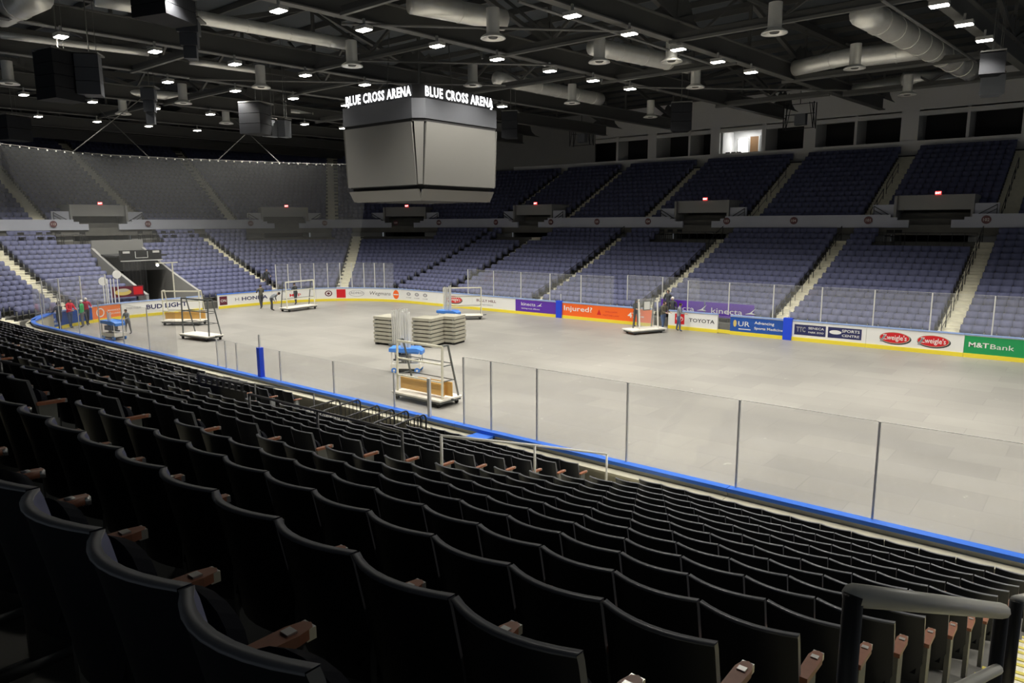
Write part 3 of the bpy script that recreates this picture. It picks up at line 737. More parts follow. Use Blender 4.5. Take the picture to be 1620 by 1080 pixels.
# small truss platforms with followspots in front of the suites
for px, py, lab in ((1265, 185, 'small dark lighting truss basket before the lit suite side'), (920, 215, 'small dark lighting truss basket right of scoreboard')):
    c = ony(px, py, 44.0); r = thing('lighting_basket', lab, 'lighting rig', tuple(c))
    m = MB()
    for a in (-1.1, 1.1):
        for b in (-.3, .3): m.tube([(a, b, -.9), (a, b, 1.0)], .04, 'railb', 5); m.tube([(a, b, -.9), (a * .7, b, 1.0)], .03, 'railb', 5)
    for z in (-.85, .2, .95): m.bar((-1.1, 0, z), (1.1, 0, z), .06, .05, 'railb')
    m.obj('basket_frame', r)
    m = MB(); m.box((.1, 0, -.2), (.8, .5, .8), 'spkgrey'); m.obj('fixture', r, label='pale box fixture')
    m = MB(); m.tube([(0, 0, .95), (0, 0, 17.4 - c.z)], .03, 'railb', 5); m.obj('hanger', r)

# ------------------------------------------------------------------ scoreboard
SBX, SBY = 23.9, 13.1
sb = thing('scoreboard', 'centre-hung grey scoreboard with blank screens and lit white arena lettering', 'scoreboard', (SBX, SBY, 0))
H = 2.95
def octo(h, c, z): return [Vector(p) for p in ((-h + c, -h, z), (h - c, -h, z), (h, -h + c, z), (h, h - c, z), (h - c, h, z), (-h + c, h, z), (-h, h - c, z), (-h, -h + c, z))]
def loft(mb, A, B, k, cap=True):
    n = len(A); mb.add(A + B, [(i, (i + 1) % n, (i + 1) % n + n, i + n) for i in range(n)] + ([tuple(range(n))[::-1], tuple(range(n, 2 * n))] if cap else []), k)
m = MB(); loft(m, octo(H, .45, 11.12), octo(H, .45, 12.0), 'fascia'); m.obj('top_fascia', sb)
m = MB(); loft(m, octo(H - .04, .45, 10.98), octo(H - .04, .45, 11.12), 'black'); loft(m, octo(H * .88, .25, 7.98), octo(H * .88, .25, 8.16), 'black'); loft(m, octo(H * .93, .4, 8.1), octo(H - .1, .4, 11.0), 'black'); loft(m, octo(H - .25, .4, 12.0), octo(H - .25, .4, 12.66), 'black'); m.obj('black_core', sb)  # band behind the letters is added; its black stands for the dark ceiling
hb, ht, cb, ct = H * .925, H - .05, .16, .42
for i in range(4):
    R = Matrix.Rotation(i * PI / 2, 3, 'Z')
    q = [R @ Vector(v) for v in ((-hb + cb + .05, -hb - .03, 8.14), (hb - cb - .05, -hb - .03, 8.14), (ht - ct - .06, -ht - .03, 10.98), (-ht + ct + .06, -ht - .03, 10.98))]
    nrm = R @ Vector((0, .08, 0)); m = MB(); loft(m, q, [v + nrm for v in q], 'screen'); m.obj('screen', sb, label='blank grey video screen')
    q = [R @ Vector(v) for v in ((hb - cb + .03, -hb - .02, 8.16), (hb + .02, -hb + cb - .03, 8.16), (ht + .0, -ht + ct - .1, 10.97), (ht - ct + .1, -ht - .0, 10.97))]
    nrm = R @ Vector((-.06, .06, 0)); m = MB(); loft(m, q, [v + nrm for v in q], 'screen'); m.obj('corner_panel', sb)
    h2 = 2.48
    q = [R @ Vector(v) for v in ((-h2, -h2 + .02, 7.42), (h2, -h2 + .02, 7.42), (h2 + .05, -h2 - .25, 7.94), (-h2 - .05, -h2 - .25, 7.94))]
    nrm = R @ Vector((0, .12, 0)); m = MB(); loft(m, q, [v + nrm for v in q], 'screen'); m.obj('lower_ribbon', sb)
    v, f, W_, H_ = text2d('BLUE CROSS ARENA', .60, .03, 1.12); sc = 4.75 / W_
    l = MB(); V = [R @ Vector((a * sc - 2.375, -H + .12, 12.12 + b)) for a, b in v]; nrm = R @ Vector((0, .06, 0)); l.add(V, f, 'letter'); l.obj('lettering', sb, label='glowing white letters')
m = MB(); m.box((0, 0, 7.7), (4.6, 4.6, .5), 'black'); m.box((0, 0, 12.0), (5.2, 5.2, .1), 'black'); m.obj('inner_frame', sb)
m = MB()
for a in (-1.2, 1.2):
    for b in (-1.2, 1.2): m.tube([(a, b, 12), (a * .8, b * .8, 17.3)], .03, 'steel2', 6)
m.obj('hoist_cables', sb)

# ------------------------------------------------------------------ dasher boards
BH = 1.10
RS = {}
def s_px(px, py, z):
    """distance along the rink outline of the point seen at a pixel (far side, corner, end)"""
    best = None
    for i in range(0, 3000):
        q = i / 3000 * 4.2; x, y, _, _ = pos(q, 0, RR); p = proj((x, y, z))
        if p:
            e = abs(p[0] - px) + .2 * abs(p[1] - py)
            if best is None or e < best[0]: best = (e, q)
    return q2s(best[1], 0, RR)
def on_board(s, z, off=-.012):
    q = s2q(s, 0, RR); x, y, _, _ = pos(q, off, RR); return (x, y, z)
def strip(mb, s0, s1, d0, d1, z0, z1, k): ring(mb, s2q(s0, 0, RR), s2q(s1, 0, RR), d0, d1, z0, z1, k, RR)
def flat(mb, sA, sB, v, f, cz, k, off=-.008, cs=None):
    """2D art drawn on a board; art x runs to the viewer's right, i.e. from sA (left, larger s) to sB"""
    mb.add([on_board(sA - a, cz + b, off) for a, b in v], f, k)
def board(s0, s1, face, label, art=(), kick=True, cap='capp', fz=(.20, 1.02)):
    if s1 < s0: s0, s1 = s1, s0
    mid = on_board((s0 + s1) / 2, 0)
    r = thing('dasher_board', label, 'rink board', mid)
    off = Vector(mid)
    def P(mb, name, parent=r, **kw):
        mb.v = [tuple(Vector(v) - off) for v in mb.v]; return mb.obj(name, parent, **kw)
    s0 += .006; s1 -= .006
    m = MB(); strip(m, s0, s1, 0.0, .12, .02, BH - .04, 'white'); P(m, 'board_shell')
    m = MB(); strip(m, s0, s1, -.004, 0, fz[0], fz[1], face); fp = P(m, 'printed_panel')
    if kick: m = MB(); strip(m, s0, s1, -.03, 0, .0, .20, 'yellow'); P(m, 'kick_plate')
    m = MB(); strip(m, s0, s1, -.03, .14, BH - .04, BH + .02, cap); P(m, 'cap_rail')
    L = s1 - s0
    for a in art:
        lay = 'L1'
        if isinstance(a[-1], str) and len(a[-1]) == 2 and a[-1][0] == 'L': lay = a[-1]; a = a[:-1]
        mb = MB(); kind, u, z, k = a[:4]          # u: metres from the left edge of the board, z: centre height
        if kind == 't':
            v, f, W_, H_ = text2d(a[4], a[5], a[6] if len(a) > 6 else .01); sc = (a[7] / W_) if len(a) > 7 and a[7] else 1
            sl = a[8] if len(a) > 8 else 0
            v = [(x * sc - W_ * sc / 2 + sl * y, y - H_ / 2) for x, y in v]; nm = 'lettering'
        elif kind == 'r': v, f = rect2d(-a[4] / 2, -a[5] / 2, a[4] / 2, a[5] / 2); nm = 'printed_block'
        elif kind == 'e': v, f = ell2d(0, 0, a[4], a[5], 28, a[6] if len(a) > 6 else 0); nm = 'printed_oval'
        elif kind == 'p': v, f = a[4], [tuple(range(len(a[4])))]; nm = 'printed_mark'
        mb.add([on_board(s1 - u - x, z + y, -.006 - .002 * int(lay[1])) for x, y in v], f, k)
        mb.v = [tuple(Vector(v_) - off) for v_ in mb.v]; mb.obj(nm, fp)
    return r
sp = lambda px, py=500: s_px(px, py, .6)
SF = {px: sp(px) for px in (500, 518, 531, 549, 577, 634, 690, 748, 815, 882, 888, 1045, 1057, 1135, 1155, 1243, 1253, 1370, 1525)}
S0 = q2s(0.0, 0, RR)
def zw(u): return ('t', u, .62, 'ink', "Zweigle's", .30, .012, 1.45)
def zoval(u, w=1.9):
    return [('e', u + .03, .58, 'ink', w / 2 + .06, .30, 'L1'), ('e', u, .62, 'cream', w / 2 + .03, .285, 'L2'), ('e', u, .62, 'red', w / 2, .26, 'L3'), ('t', u, .60, 'white', "Zweigle's", .36, .012, w * .82, 0, 'L4'),
            ('p', u - w / 2, .40, 'greyp', [(0, 0), (.18, .34), (.26, .32), (.10, -.02)], 'L4')]
board(SF[1525], SF[1525] - 7.2, 'green', 'green dasher board with white M&T Bank lettering at the right edge', [('t', .58, .62, 'white', 'M&T', .32, .02, .80), ('t', 1.50, .60, 'white', 'Bank', .33, .0, .92), ('t', 2.75, .62, 'white', 'M&T', .32, .02, .80), ('t', 3.67, .60, 'white', 'Bank', .33, .0, .92)])
Lw = SF[1370] - SF[1525]
board(SF[1370], SF[1525], 'white', 'white dasher board with two red ovals reading Zweigle\'s', zoval(1.3, 1.32) + zoval(2.98, 1.32))
Lw = abs(SF[1253] - SF[1370])
board(SF[1253], SF[1370], 'white', 'white dasher board with two navy sponsor blocks beside a blue pad',
      [('r', .96, .62, 'navy', 1.62, .56, 'L1'), ('t', .50, .64, 'greyp', 'TTC', .36, .03, .48, 0, 'L2'), ('t', 1.28, .74, 'white', 'SENECA', .17, .012, .80, 0, 'L2'), ('t', 1.28, .52, 'white', 'PARK ZOO', .13, .01, .78, 0, 'L2'),
       ('r', 2.70, .62, 'navy', 1.64, .56, 'L1'), ('e', 2.25, .64, 'white', .30, .11, 'L2'), ('t', 3.0, .74, 'white', 'SPORTS', .20, .014, .86, 0, 'L2'), ('t', 3.0, .50, 'white', 'CENTRE', .17, .012, .84, 0, 'L2')])
board(SF[1155] , SF[1243], 'blue', 'blue dasher board reading UR Advancing Sports Medicine', [('e', .28, .66, 'gold', .10, .2, 'L1'), ('t', .80, .66, 'white', 'UR', .40, .0, .65), ('r', .85, .36, 'white', .7, .05, 'L1'), ('t', 1.95, .76, 'white', 'Advancing', .22, .012, 1.1), ('t', 2.2, .46, 'white', 'Sports Medicine', .20, .012, 1.6)])
board(SF[1057], SF[1135], 'white', 'white dasher board with red square emblem reading TOYOTA', [('r', .75, .63, 'red', .62, .62, 'L1'), ('e', .75, .64, 'white', .23, .15, .82, 'L2'), ('e', .75, .64, 'white', .07, .14, .7, 'L3'), ('e', .75, .69, 'white', .14, .06, .7, 'L3'), ('t', 2.15, .62, 'ink', 'TOYOTA', .30, .012, 1.6)])
board(SF[888], SF[1045] + .5, 'orange', 'orange dasher board with white lettering Injured? and 475', [('t', 1.35, .66, 'white', 'Injured?', .46, .012, 2.25), ('p', 3.0, .5, 'red', [(-.16, -.06), (0, .3), (.16, -.06)], 'L1'), ('t', 3.9, .68, 'red', 'WILLIAM', .15, .0, .9), ('t', 3.9, .45, 'red', 'MATTAR LAW', .15, .0, 1.2), ('t', 5.7, .60, 'white', '475-', .46, .02, 1.15)])
board(SF[815], SF[882], 'purple', 'purple dasher board with white lettering kinecta', [('t', 1.15, .74, 'white', 'kinecta', .34, .0, 1.25), ('t', 1.35, .42, 'white', 'banking made different', .13, .008, 1.6), ('p', 2.1, .72, 'white', [(-.25, -.08), (.0, .0), (.25, .18), (.1, .0), (.25, -.05), (0, -.06)], 'L2')])
board(SF[748], SF[815], 'white', 'white dasher board reading BULLY HILL VINEYARDS', [('t', 1.35, .72, 'maroon', 'BULLY HILL', .26, .015, 1.9), ('t', 1.35, .42, 'greyp', 'VINEYARDS', .16, .005, 1.3)])
board(SF[690], SF[748], 'white', 'white dasher board with one red oval behind a glass cart', zoval(1.9, 1.6))
board(SF[634], SF[690], 'white', 'white corner dasher board with three small grey logos in a row', [x for i in range(3) for x in (('e', .9 + i * .95, .74, 'greyp', .24, .14, .5, 'L1'), ('t', .9 + i * .95, .74, 'greyp', 'ROC', .14, .005, .4, 0, 'L2'), ('t', .9 + i * .95, .45, 'greyp', 'ACADEMY', .13, .005, .62, 0, 'L1'))])
Lg = abs(SF[577] - SF[634])
board(SF[577], SF[634], 'white', 'white corner dasher board reading Wegmans with an orange disc', [('t', 1.35, .62, 'ink', 'Wegmans', .42, -.004, 2.0, .25), ('e', Lg - .5, .62, 'orange', .30, .36, 'L1'), ('r', Lg - .5, .62, 'white', .5, .08, 'L2')])
board(SF[531], SF[577], 'white', 'white corner dasher board with red square and grey BPL mark', [('r', .45, .62, 'red', .75, .70, 'L1'), ('t', .45, .68, 'white', 'REDCOM', .12, .005, .6, 0, 'L2'), ('t', 1.75, .66, 'greyp', 'ADPRO', .26, .01, 1.05), ('e', 1.75, .63, 'greyp', .65, .26, .92, 'L1')])
board(SF[500], SF[531], 'white', 'white corner dasher board with a small round maroon crest', [('e', 1.0, .64, 'maroon', .30, .24, .7, 'L1'), ('e', 1.0, .64, 'maroon', .12, .1, 'L1')])
s_h0, s_h1 = s_px(345, 480, .6), s_px(430, 478, .6)
board(s_h0, s_h1, 'white', 'white dasher board reading HONDA by the bending worker', [('r', .42, .60, 'maroon', .62, .66, 'L1'), ('t', .42, .60, 'white', 'ON', .30, .01, .45, 0, 'L2'), ('t', 1.55, .62, 'greyp', 'H', .34, .01, .34), ('t', 3.05, .62, 'navy', 'HONDA', .38, .025, 2.2)], cap='capb')
board(s_h1, SF[500], 'white', 'white dasher board behind the empty cart near the far corner', [('t', 1.9, .60, 'red', 'MVP', .34, .01, .9)])
s_b0, s_b1, s_o1, s_u1 = s_px(320, 485, .6), s_px(191, 492, .6), s_px(146, 500, .6), s_px(36, 505, .6)
LB = s_b1 - s_b0
board(s_b0, s_b1, 'white', 'white dasher board reading BUD LIGHT across the tunnel mouth', [('t', .9, .66, 'greyp', 'PARTNER', .2, .005, 1.0), ('t', 3.2, .64, 'navy', 'BUD LIGHT', .44, .03, 2.9)])
board(s_b1, s_o1, 'orange2', 'salmon dasher board with white round mark near the workers', [('e', .6, .6, 'white', .3, .3, .75, 'L1'), ('t', 1.6, .68, 'white', 'MARKET', .14, .005, .9), ('t', 1.6, .45, 'white', 'SQUARE', .14, .005, .9)])
board(s_o1, s_u1, 'blue', 'blue dasher board with white UR lettering in the near-left corner', [('t', 1.4, .55, 'white', 'UR', .42, .0, .8), ('t', 3.4, .68, 'white', 'Advancing', .22, .01, 1.4), ('t', 3.6, .40, 'white', 'Sports Medicine', .22, .01, 2.1)])
# near side boards: cream backs, bright blue cap
def nearboard(s0, s1, label):
    mid = on_board((s0 + s1) / 2, 0); r = thing('dasher_board', label, 'rink board', mid); off = Vector(mid)
    for nm, d0, d1, z0, z1, k in (('board_shell', 0, .10, .02, BH - .05, 'cream'), ('kick_plate', -.03, 0, 0, .2, 'yellow'), ('cap_rail', -.05, .15, BH - .05, BH + .03, 'capb'), ('base_rail', .10, .13, .05, .15, 'post'), ('added_ledge', .10, .40, .90, .95, 'cream')):  # cream ledge behind the boards, added to catch light from above
        m = MB(); strip(m, s0 + .006, s1 - .006, d0, d1, z0, z1, k); m.v = [tuple(Vector(v) - off) for v in m.v]; m.obj(nm, r)
sN = lambda x: q2s(4 + (x - RR) / (XR - RR), 0, RR)
nb = [s_u1, q2s(3.5, 0, RR), q2s(4.0, 0, RR), sN(14), sN(20), sN(26.3), sN(29.1), sN(36.3), sN(38.7), sN(46.2), sN(53.6), sN(61.5)]
nl = ['near-left corner beside the blue UR board', 'near-left corner, end of its curve', 'near side left end behind the workers', 'near side by the left glass panes', 'near side left of the two close posts', 'near side left of the tall blue pad', 'near side right of the tall blue pad', 'behind the loaded cart and crowd barriers', 'near side where the tall glass begins, below the bench door', 'near side middle right', 'near side at the right edge']
for a, b, l in zip(nb[:-1], nb[1:], nl): nearboard(a, b, 'blue-capped cream-backed rink board, ' + l)

# tall blue pads on the boards
for px, z1, lab, side in ((885, 1.16, 'blue pad on the far boards between purple and orange panels', 'f'), (1248, 1.2, 'blue pad on the far boards left of the navy blocks', 'f'), (414, 2.15, 'tall blue padded post on the near boards', 'n')):
    x = (ony(px, 490, 26) if side == 'f' else ony(px, 600, 0)).x; y = 26.0 if side == 'f' else 0
    r = thing('padded_post', lab, 'post pad', (x, y, 0))
    m = MB()
    if side == 'f': m.box((0, .03, z1 / 2), (.46, .26, z1), 'royal')
    else: m.box((0, .0, 1.62), (.17, .17, 1.06), 'royal')
    m.obj('pad', r)
    m = MB(); m.box((0, .16 if side == 'f' else 0, .8 if side == 'f' else 1.8), (.06, .05, 1.6), 'post'); m.obj('core_post', r)
# bench gate and purple banners behind the far boards
r = thing('bench_door', 'clear plastic bench door between TOYOTA and blue UR boards', 'gate', (ony(1145, 500, 26.05).x, 26.05, 0))
m = MB(); m.box((0, 0, .62), (1.15, .03, .8), 'glass'); m.obj('pane', r); m = MB(); m.box((0, 0, .12), (1.2, .06, .2), 'yellow'); m.obj('kick_plate', r); m = MB()
for a in (-.58, .58): m.box((a, 0, .55), (.05, .06, 1.1), 'post')
m.obj('door_frame', r)
for n_, (pa, pb, lab) in enumerate(((1046, 1114, 'purple kinecta banner behind the bench, left one'), (1116, 1194, 'purple kinecta banner behind the bench, right one'))):
    xa, xb = ony(pa, 480, 26.9).x, ony(pb, 480, 26.9).x
    r = thing('bench_banner', lab, 'banner', ((xa + xb) / 2, 26.9, 0)); W2 = (xb - xa) / 2
    m = MB(); m.box((0, 0, 1.22), (2 * W2 - .02, .03, .86), 'purple'); m.obj('sheet', r); m = MB(); m.box((0, .04, .8), (2 * W2, .05, .06), 'post'); m.box((-W2 + .05, .04, .4), (.05, .05, .8), 'post'); m.box((W2 - .05, .04, .4), (.05, .05, .8), 'post'); m.obj('stand', r)
    v, f, W_, H_ = text2d('kinecta', .46, .0); m = MB(); m.add([(a / W_ * 1.9 - 1.1, -.02, b + 1.02) for a, b in v], f, 'white'); m.add([(x, -.02, z) for x, z in ((.95, 1.1), (1.25, 1.2), (1.6, 1.5), (1.35, 1.2), (1.6, 1.12), (1.25, 1.12))], [(0, 1, 2, 3, 4, 5)], 'white'); m.obj('lettering', r)

# ------------------------------------------------------------------ glass
def glass(p0, p1, z0, z1, label, group, pw=.036, top=True, pane=True, postk='post'):
    p0, p1 = Vector((p0[0], p0[1], 0)), Vector((p1[0], p1[1], 0)); d = p1 - p0; L = d.length; rz = math.atan2(d.y, d.x)
    r = thing('rink_glass', label, 'rink glass', tuple(p0), rz, group)
    m = MB(); m.box((0, 0, (z0 + z1) / 2), (pw, pw, z1 - z0), postk); m.obj('support_post', r)
    if pane:
        m = MB(); m.box((L / 2, 0, (z0 + z1) / 2), (L - pw - .01, .012, z1 - z0 - .02), 'glass'); m.obj('pane', r)
        m = MB(); m.box((L / 2, 0, z1), (L - pw, .012, .008), 'glass' if not top else 'post'); m.obj('top_edge', r)
    return r
xs = [38.93, 39.88, 41.34] + [43.82 + 2.5 * i for i in range(7)]
for i in range(9): glass((xs[i], 0.02), (xs[i + 1], .02), BH, 2.92, 'tall clear glass panel on the near boards, %s right of the gate' % ordn(i + 1), 'near side glass')
glass((38.93, .02), (39.0, .02), BH, 2.92, 'single post where the near glass ends, left one of a close pair', None, pane=False) if False else None
LX = [26.4, 27.0, 27.75, 29.3, 30.5, 33.4, 36.2, 37.7]
for i in range(len(LX) - 1): glass((LX[i], .02), (LX[i + 1], .02), BH, 2.16, 'low clear glass panel on the near boards, %s from the left of the bench area' % ordn(i + 1), 'low bench glass', pw=.04, top=False)
r = thing('support_post', 'thick grey post on the near boards in front of the loaded cart', 'post', (37.7, -.05, 0)); m = MB(); m.box((0, 0, 1.45), (.09, .07, 1.5), 'post'); m.obj('shaft', r); m = MB(); m.box((0, 0, .72), (.12, .10, .06), 'post'); m.obj('bracket', r)
NX = [8.5 + 2.47 * i for i in range(7)]
for i in range(6): glass((NX[i], .02), (NX[i + 1], .02), BH, 2.92, 'tall clear glass panel at the left end of the near boards, %s from the corner' % ordn(i + 1), 'near left glass')
FX = [50.45 - 2.53 * i for i in range(15)]
for i in range(14):
    if 28.5 < (FX[i] + FX[i + 1]) / 2 < 33.2: yy = 27.7; 
    else: yy = 26.05
    glass((FX[i + 1], yy), (FX[i], yy), BH if yy < 27 else .3, 2.95, 'clear glass panel on the far boards, %s from the right' % ordn(i + 1), 'far side glass', pw=.05)
pxs = [438, 457, 477, 498, 519, 539, 557, 576, 593, 608, 623]
pq_ = []
for px in pxs:
    s_ = s_px(px, 452, 1.1); pq_.append(s_)
for i in range(len(pxs) - 1):
    if i == 5 or i == 6: pass
    a, b = on_board(pq_[i], 0, .05), on_board(pq_[i + 1], 0, .05)
    glass(a, b, BH, 3.15, 'tall clear glass panel in the far corner, %s from the left' % ordn(i + 1), 'far corner glass', pw=.06)
for i in range(4):
    q0, q1 = 3.15 + i * .14, 3.15 + (i + 1) * .14
    a, b = pos(q0, .05, RR), pos(q1, .05, RR)
    glass(a[:2], b[:2], BH, 3.1, 'tall clear glass panel in the near-left corner, %s along the curve' % ordn(i + 1), 'near left corner glass', pw=.06)

# ------------------------------------------------------------------ safety net on its curved rail
nt_pts = []
for px, py in [(-60, 217), (0, 227), (60, 234), (115, 240), (175, 245), (235, 248), (290, 251), (345, 253), (395, 255), (442, 257), (500, 259), (550, 260), (585, 260)]:
    nt_pts.append(onz(px, py, 11.0))
r = thing('safety_net', 'grey translucent safety net hanging from a curved rail behind the far end', 'net', (0, 0, 0))
m = MB(); n = len(nt_pts); vs = []
for p in nt_pts: vs += [(p.x, p.y, p.z), (p.x * .6 + .1, p.y, 3.2)]
m.add(vs, [(2 * i, 2 * i + 1, 2 * i + 3, 2 * i + 2) for i in range(n - 1)], 'net'); m.obj('net_sheet', r)
m = MB(); m.tube(nt_pts, .025, 'steel2', 6); m.obj('rail', r)
m = MB()
for i in range(n - 1):
    for t in (0, .25, .5, .75):
        p = nt_pts[i].lerp(nt_pts[i + 1], t); m.box(p - Vector((0, 0, .07)), (.06, .06, .08), 'post')
m.obj('carabiners', r)
for a, b in (((115, 240), (160, 205)), ((235, 248), (192, 207)), ((345, 253), (378, 222)), ((442, 257), (400, 217))):
    p = onz(*a, 11.0); q = p + (CAM + ray(*b) * ((p - CAM).dot(FW)) - p); q = p + (q - p) * (3.3 / max(.3, q.z - p.z)); m = MB(); m.tube([p, q], .03, 'steel2', 6); m.obj('hanger', r)

# ------------------------------------------------------------------ tunnel in the end stand
m = MB()
for y, sgn in ((TUN[0], -1), (TUN[1], 1)):
    poly = [Vector((-.75, y, 0)), Vector((-.75, y, 1.5))] + [Vector((-DR[j] + .62, y, TR[j] + .95)) for j in range(0, 12)] + [Vector((-DR[11], y, 0))]
    m.prism(poly, (0, -.1, 0), (0, .1, 0), 'wallgrey')
m.box((-9.6, 11.5, 4.55), (.2, 3.9, 1.2), 'wallgrey'); m.box((-7.5, 11.5, 4.0), (4.4, 3.7, .12), 'dark')
struct(m, 'wall_tunnel')
r = thing('tunnel_header', 'black boxed header with white outline marks above the tunnel mouth', 'header', (-5.2, 11.3, 0))
m = MB(); m.box((0, 0, 4.05), (.3, 3.0, .78), 'black'); m.obj('box', r); m = MB(); m.box((.17, -.0, 3.66), (.05, 3.1, .06), 'white')
for a, b, c, d_ in ((.17, -.45, 4.1, .5), (.17, .45, 4.1, .5)): m.box((a, b, c), (.03, .04, d_), 'white')
m.box((.17, 0, 3.87), (.03, .9, .04), 'white'); m.box((.17, -1.1, 4.3), (.03, .5, .16), 'white'); m.box((.17, 1.1, 4.3), (.03, .5, .16), 'white'); m.obj('outline_marks', r)
for y, lab in ((10.35, 'black drape on the left side of the tunnel mouth'), (11.2, 'black drape folded in the middle of the tunnel mouth')):
    r = thing('tunnel_drape', lab, 'drape', (-4.6 if y < 11 else -5.6, y, 0)); m = MB(); n = 16
    vs = []
    for i in range(n + 1): vs += [(.06 * math.sin(i * 1.9), -.65 + 1.3 * i / n, .02), (.04 * math.sin(i * 1.9), -.65 + 1.3 * i / n, 3.62)]
    m.add(vs, [(2 * i, 2 * i + 2, 2 * i + 3, 2 * i + 1) for i in range(n)], 'black'); m.obj('cloth', r); m = MB(); m.tube([(0, -.68, 3.62), (0, .68, 3.62)], .03, 'railb', 6); m.obj('rod', r)
m = MB(); m.box((-9.3, 11.5, 1.9), (.1, 3.6, 3.8), 'dark'); struct(m, 'wall_tunnel_end')
r = thing('goal_frame', 'tall thin white pole frame standing at the tunnel mouth', 'pole', (-1.2, 11.75, 0)); m = MB(); m.tube([(0, 0, 0), (0, 0, 3.6)], .05, 'frame', 8); m.obj('pole', r); m = MB(); m.box((0, -.4, 3.6), (.1, 1.6, .06), 'frame'); m.obj('crossbar', r)
r['label'] = 'tall thin white pole with a short crossbar at the tunnel mouth'; r.name = 'pole_stand'
for (px, py, lab) in ((249, 419, 'small white lamp under the tunnel header'), (266, 427, 'small white lamp on the tunnel side wall')):
    c = onx(px, py, -4.8 if px < 255 else -6.0); r = thing('tunnel_lamp', lab, 'lamp', tuple(c)); m = MB(); m.lathe((0, 0, 0), [(0, -.12), (.09, -.08), (.11, 0), (.08, .08), (0, .1)], 'glow', 12); m.obj('globe', r, smooth=True); m = MB(); m.box((-.1, 0, .05), (.2, .06, .06), 'steel2'); m.obj('bracket', r)

# ------------------------------------------------------------------ carts and equipment on the floor
def cart(loc, rz, L, Wd, Hh, label, load=None, kf='frame', name='glass_cart', lean=.30, rungs=3, z0=.3, dark=True):
    """A-frame cart: origin at centre on the floor, length along local x, upright face on local -y side"""
    r = thing(name, label, 'cart', loc, rz)
    m = MB(); m.box((0, 0, z0 - .03), (L, Wd, .06), 'deckw'); m.box((0, 0, z0 - .10), (L - .1, Wd - .1, .09), 'framed'); m.obj('deck', r)
    for a in (-1, 1):
        for b in (-1, 1):
            m = MB(); x, y = a * (L / 2 - .2), b * (Wd / 2 - .12)
            m.tube([(x, y - .03, .085), (x, y + .03, .085)], .085, 'rubber', 12); m.box((x, y, .17), (.09, .09, .1), 'framed'); m.obj('wheel', r)
    fx = L / 2 - .1; yf = -Wd / 2 + .22; yt = yf + .05; yb = Wd / 2 - .12; ytb = yt + .28
    for a in (-1, 1):
        m = MB(); m.bar((a * fx, yf, z0), (a * fx, yt, Hh), .06, .06, kf); m.obj('upright', r, label='cream front upright')
        m = MB(); m.bar((a * fx, yb, z0), (a * fx, ytb, Hh), .05, .05, 'framed' if dark else kf); m.bar((a * fx, yt, Hh), (a * fx, ytb, Hh), .05, .05, 'framed' if dark else kf)
        for t in (.33, .62): m.bar((a * fx, yf + .05 * t, z0 + (Hh - z0) * t), (a * fx, yb + (ytb - yb) * t, z0 + (Hh - z0) * t), .03, .03, 'framed' if dark else kf)
        m.obj('rear_leg', r)
    for t in [1.0] + [i / rungs for i in range(1, rungs)]:
        z = z0 + (Hh - z0) * t - .03; y = yf + .05 * t
        m = MB(); m.bar((-fx, y, z), (fx, y, z), .05, .08 if t == 1 else .05, kf); m.obj('rung', r)
        if t != 1:
            m = MB(); yy = yb + (ytb - yb) * t; m.bar((-fx, yy, z), (fx, yy, z), .03, .03, 'framed'); m.obj('rear_rung', r)
    if load == 'ply':
        m = MB(); m.bar((-fx + .05, yf + .13, z0 + .30), (fx * .98, yf + .13, z0 + .30), .04, .42, 'ply'); m.obj('plywood_sheet', r)
        m = MB(); m.bar((-fx * .25, yf + .22, z0 + .34), (fx + .2, yf + .30, z0 + .34), .04, .50, 'ply'); m.obj('plywood_sheet', r)
    m = MB(); m.bar((L / 2, 0, z0 - .05), (L / 2 + .25, 0, z0 - .02), .05, .05, 'framed'); m.obj('tow_bar', r)
    return r
r = cart((33.1, 4.25, 0), 0, 2.5, 1.15, 2.17, 'cream A-frame glass cart loaded with orange plywood near the near boards', 'ply', rungs=3)
m = MB(); m.box((0, 0, 0), (.05, .5, .25), 'red'); 
cart((6.3, 8.7, 0), math.radians(36), 2.6, 1.1, 2.2, 'cream glass cart carrying orange boards, near the BUD LIGHT board', 'ply', dark=False)
cart((12.9, 6.35, 0), math.radians(8), 2.5, 1.1, 2.3, 'empty A-frame cart in front of the one with orange boards', None, kf='framed')
cart((5.45, 17.8, 0), math.radians(96), 2.8, 1.0, 2.2, 'empty cream rack cart beside the bending worker', None)
cart((18.7, 21.5, 0), math.radians(45), 2.7, 1.0, 2.15, 'empty cream rack cart near the BULLY HILL board', None)
# low cart with glass sheets by the orange board
r = thing('glass_dolly', 'low white dolly carrying upright glass sheets before the orange board', 'cart', (31.3, 23.5, 0), math.radians(65))
m = MB(); m.box((0, 0, .24), (2.4, 1.1, .07), 'deckw'); m.box((0, 0, .15), (2.2, 1.0, .1), 'framed'); m.obj('deck', r)
for a in (-.9, .9):
    for b in (-.4, .4): m = MB(); m.tube([(a, b - .03, .08), (a, b + .03, .08)], .08, 'rubber', 12); m.obj('wheel', r)
for i, y in enumerate((-.12, .0, .12)):
    m = MB(); m.box((.1, y, 1.15), (1.2, .012, 1.7), 'glass'); m.obj('glass_sheet', r)
for a in (-.55, .75):
    m = MB(); m.bar((a, -.3, .27), (a, -.15, 2.0), .07, .07, 'deckw'); m.bar((a, .35, .27), (a, .15, 2.0), .06, .06, 'framed'); m.bar((a, -.2, 1.9), (a, .2, 1.9), .05, .05, 'framed'); m.obj('end_frame', r)
m = MB(); m.box((.1, -.05, 1.6), (.5, .03, .55), 'framed'); m.box((.1, -.07, 1.6), (.4, .02, .45), 'white'); m.obj('sign_plate', r)
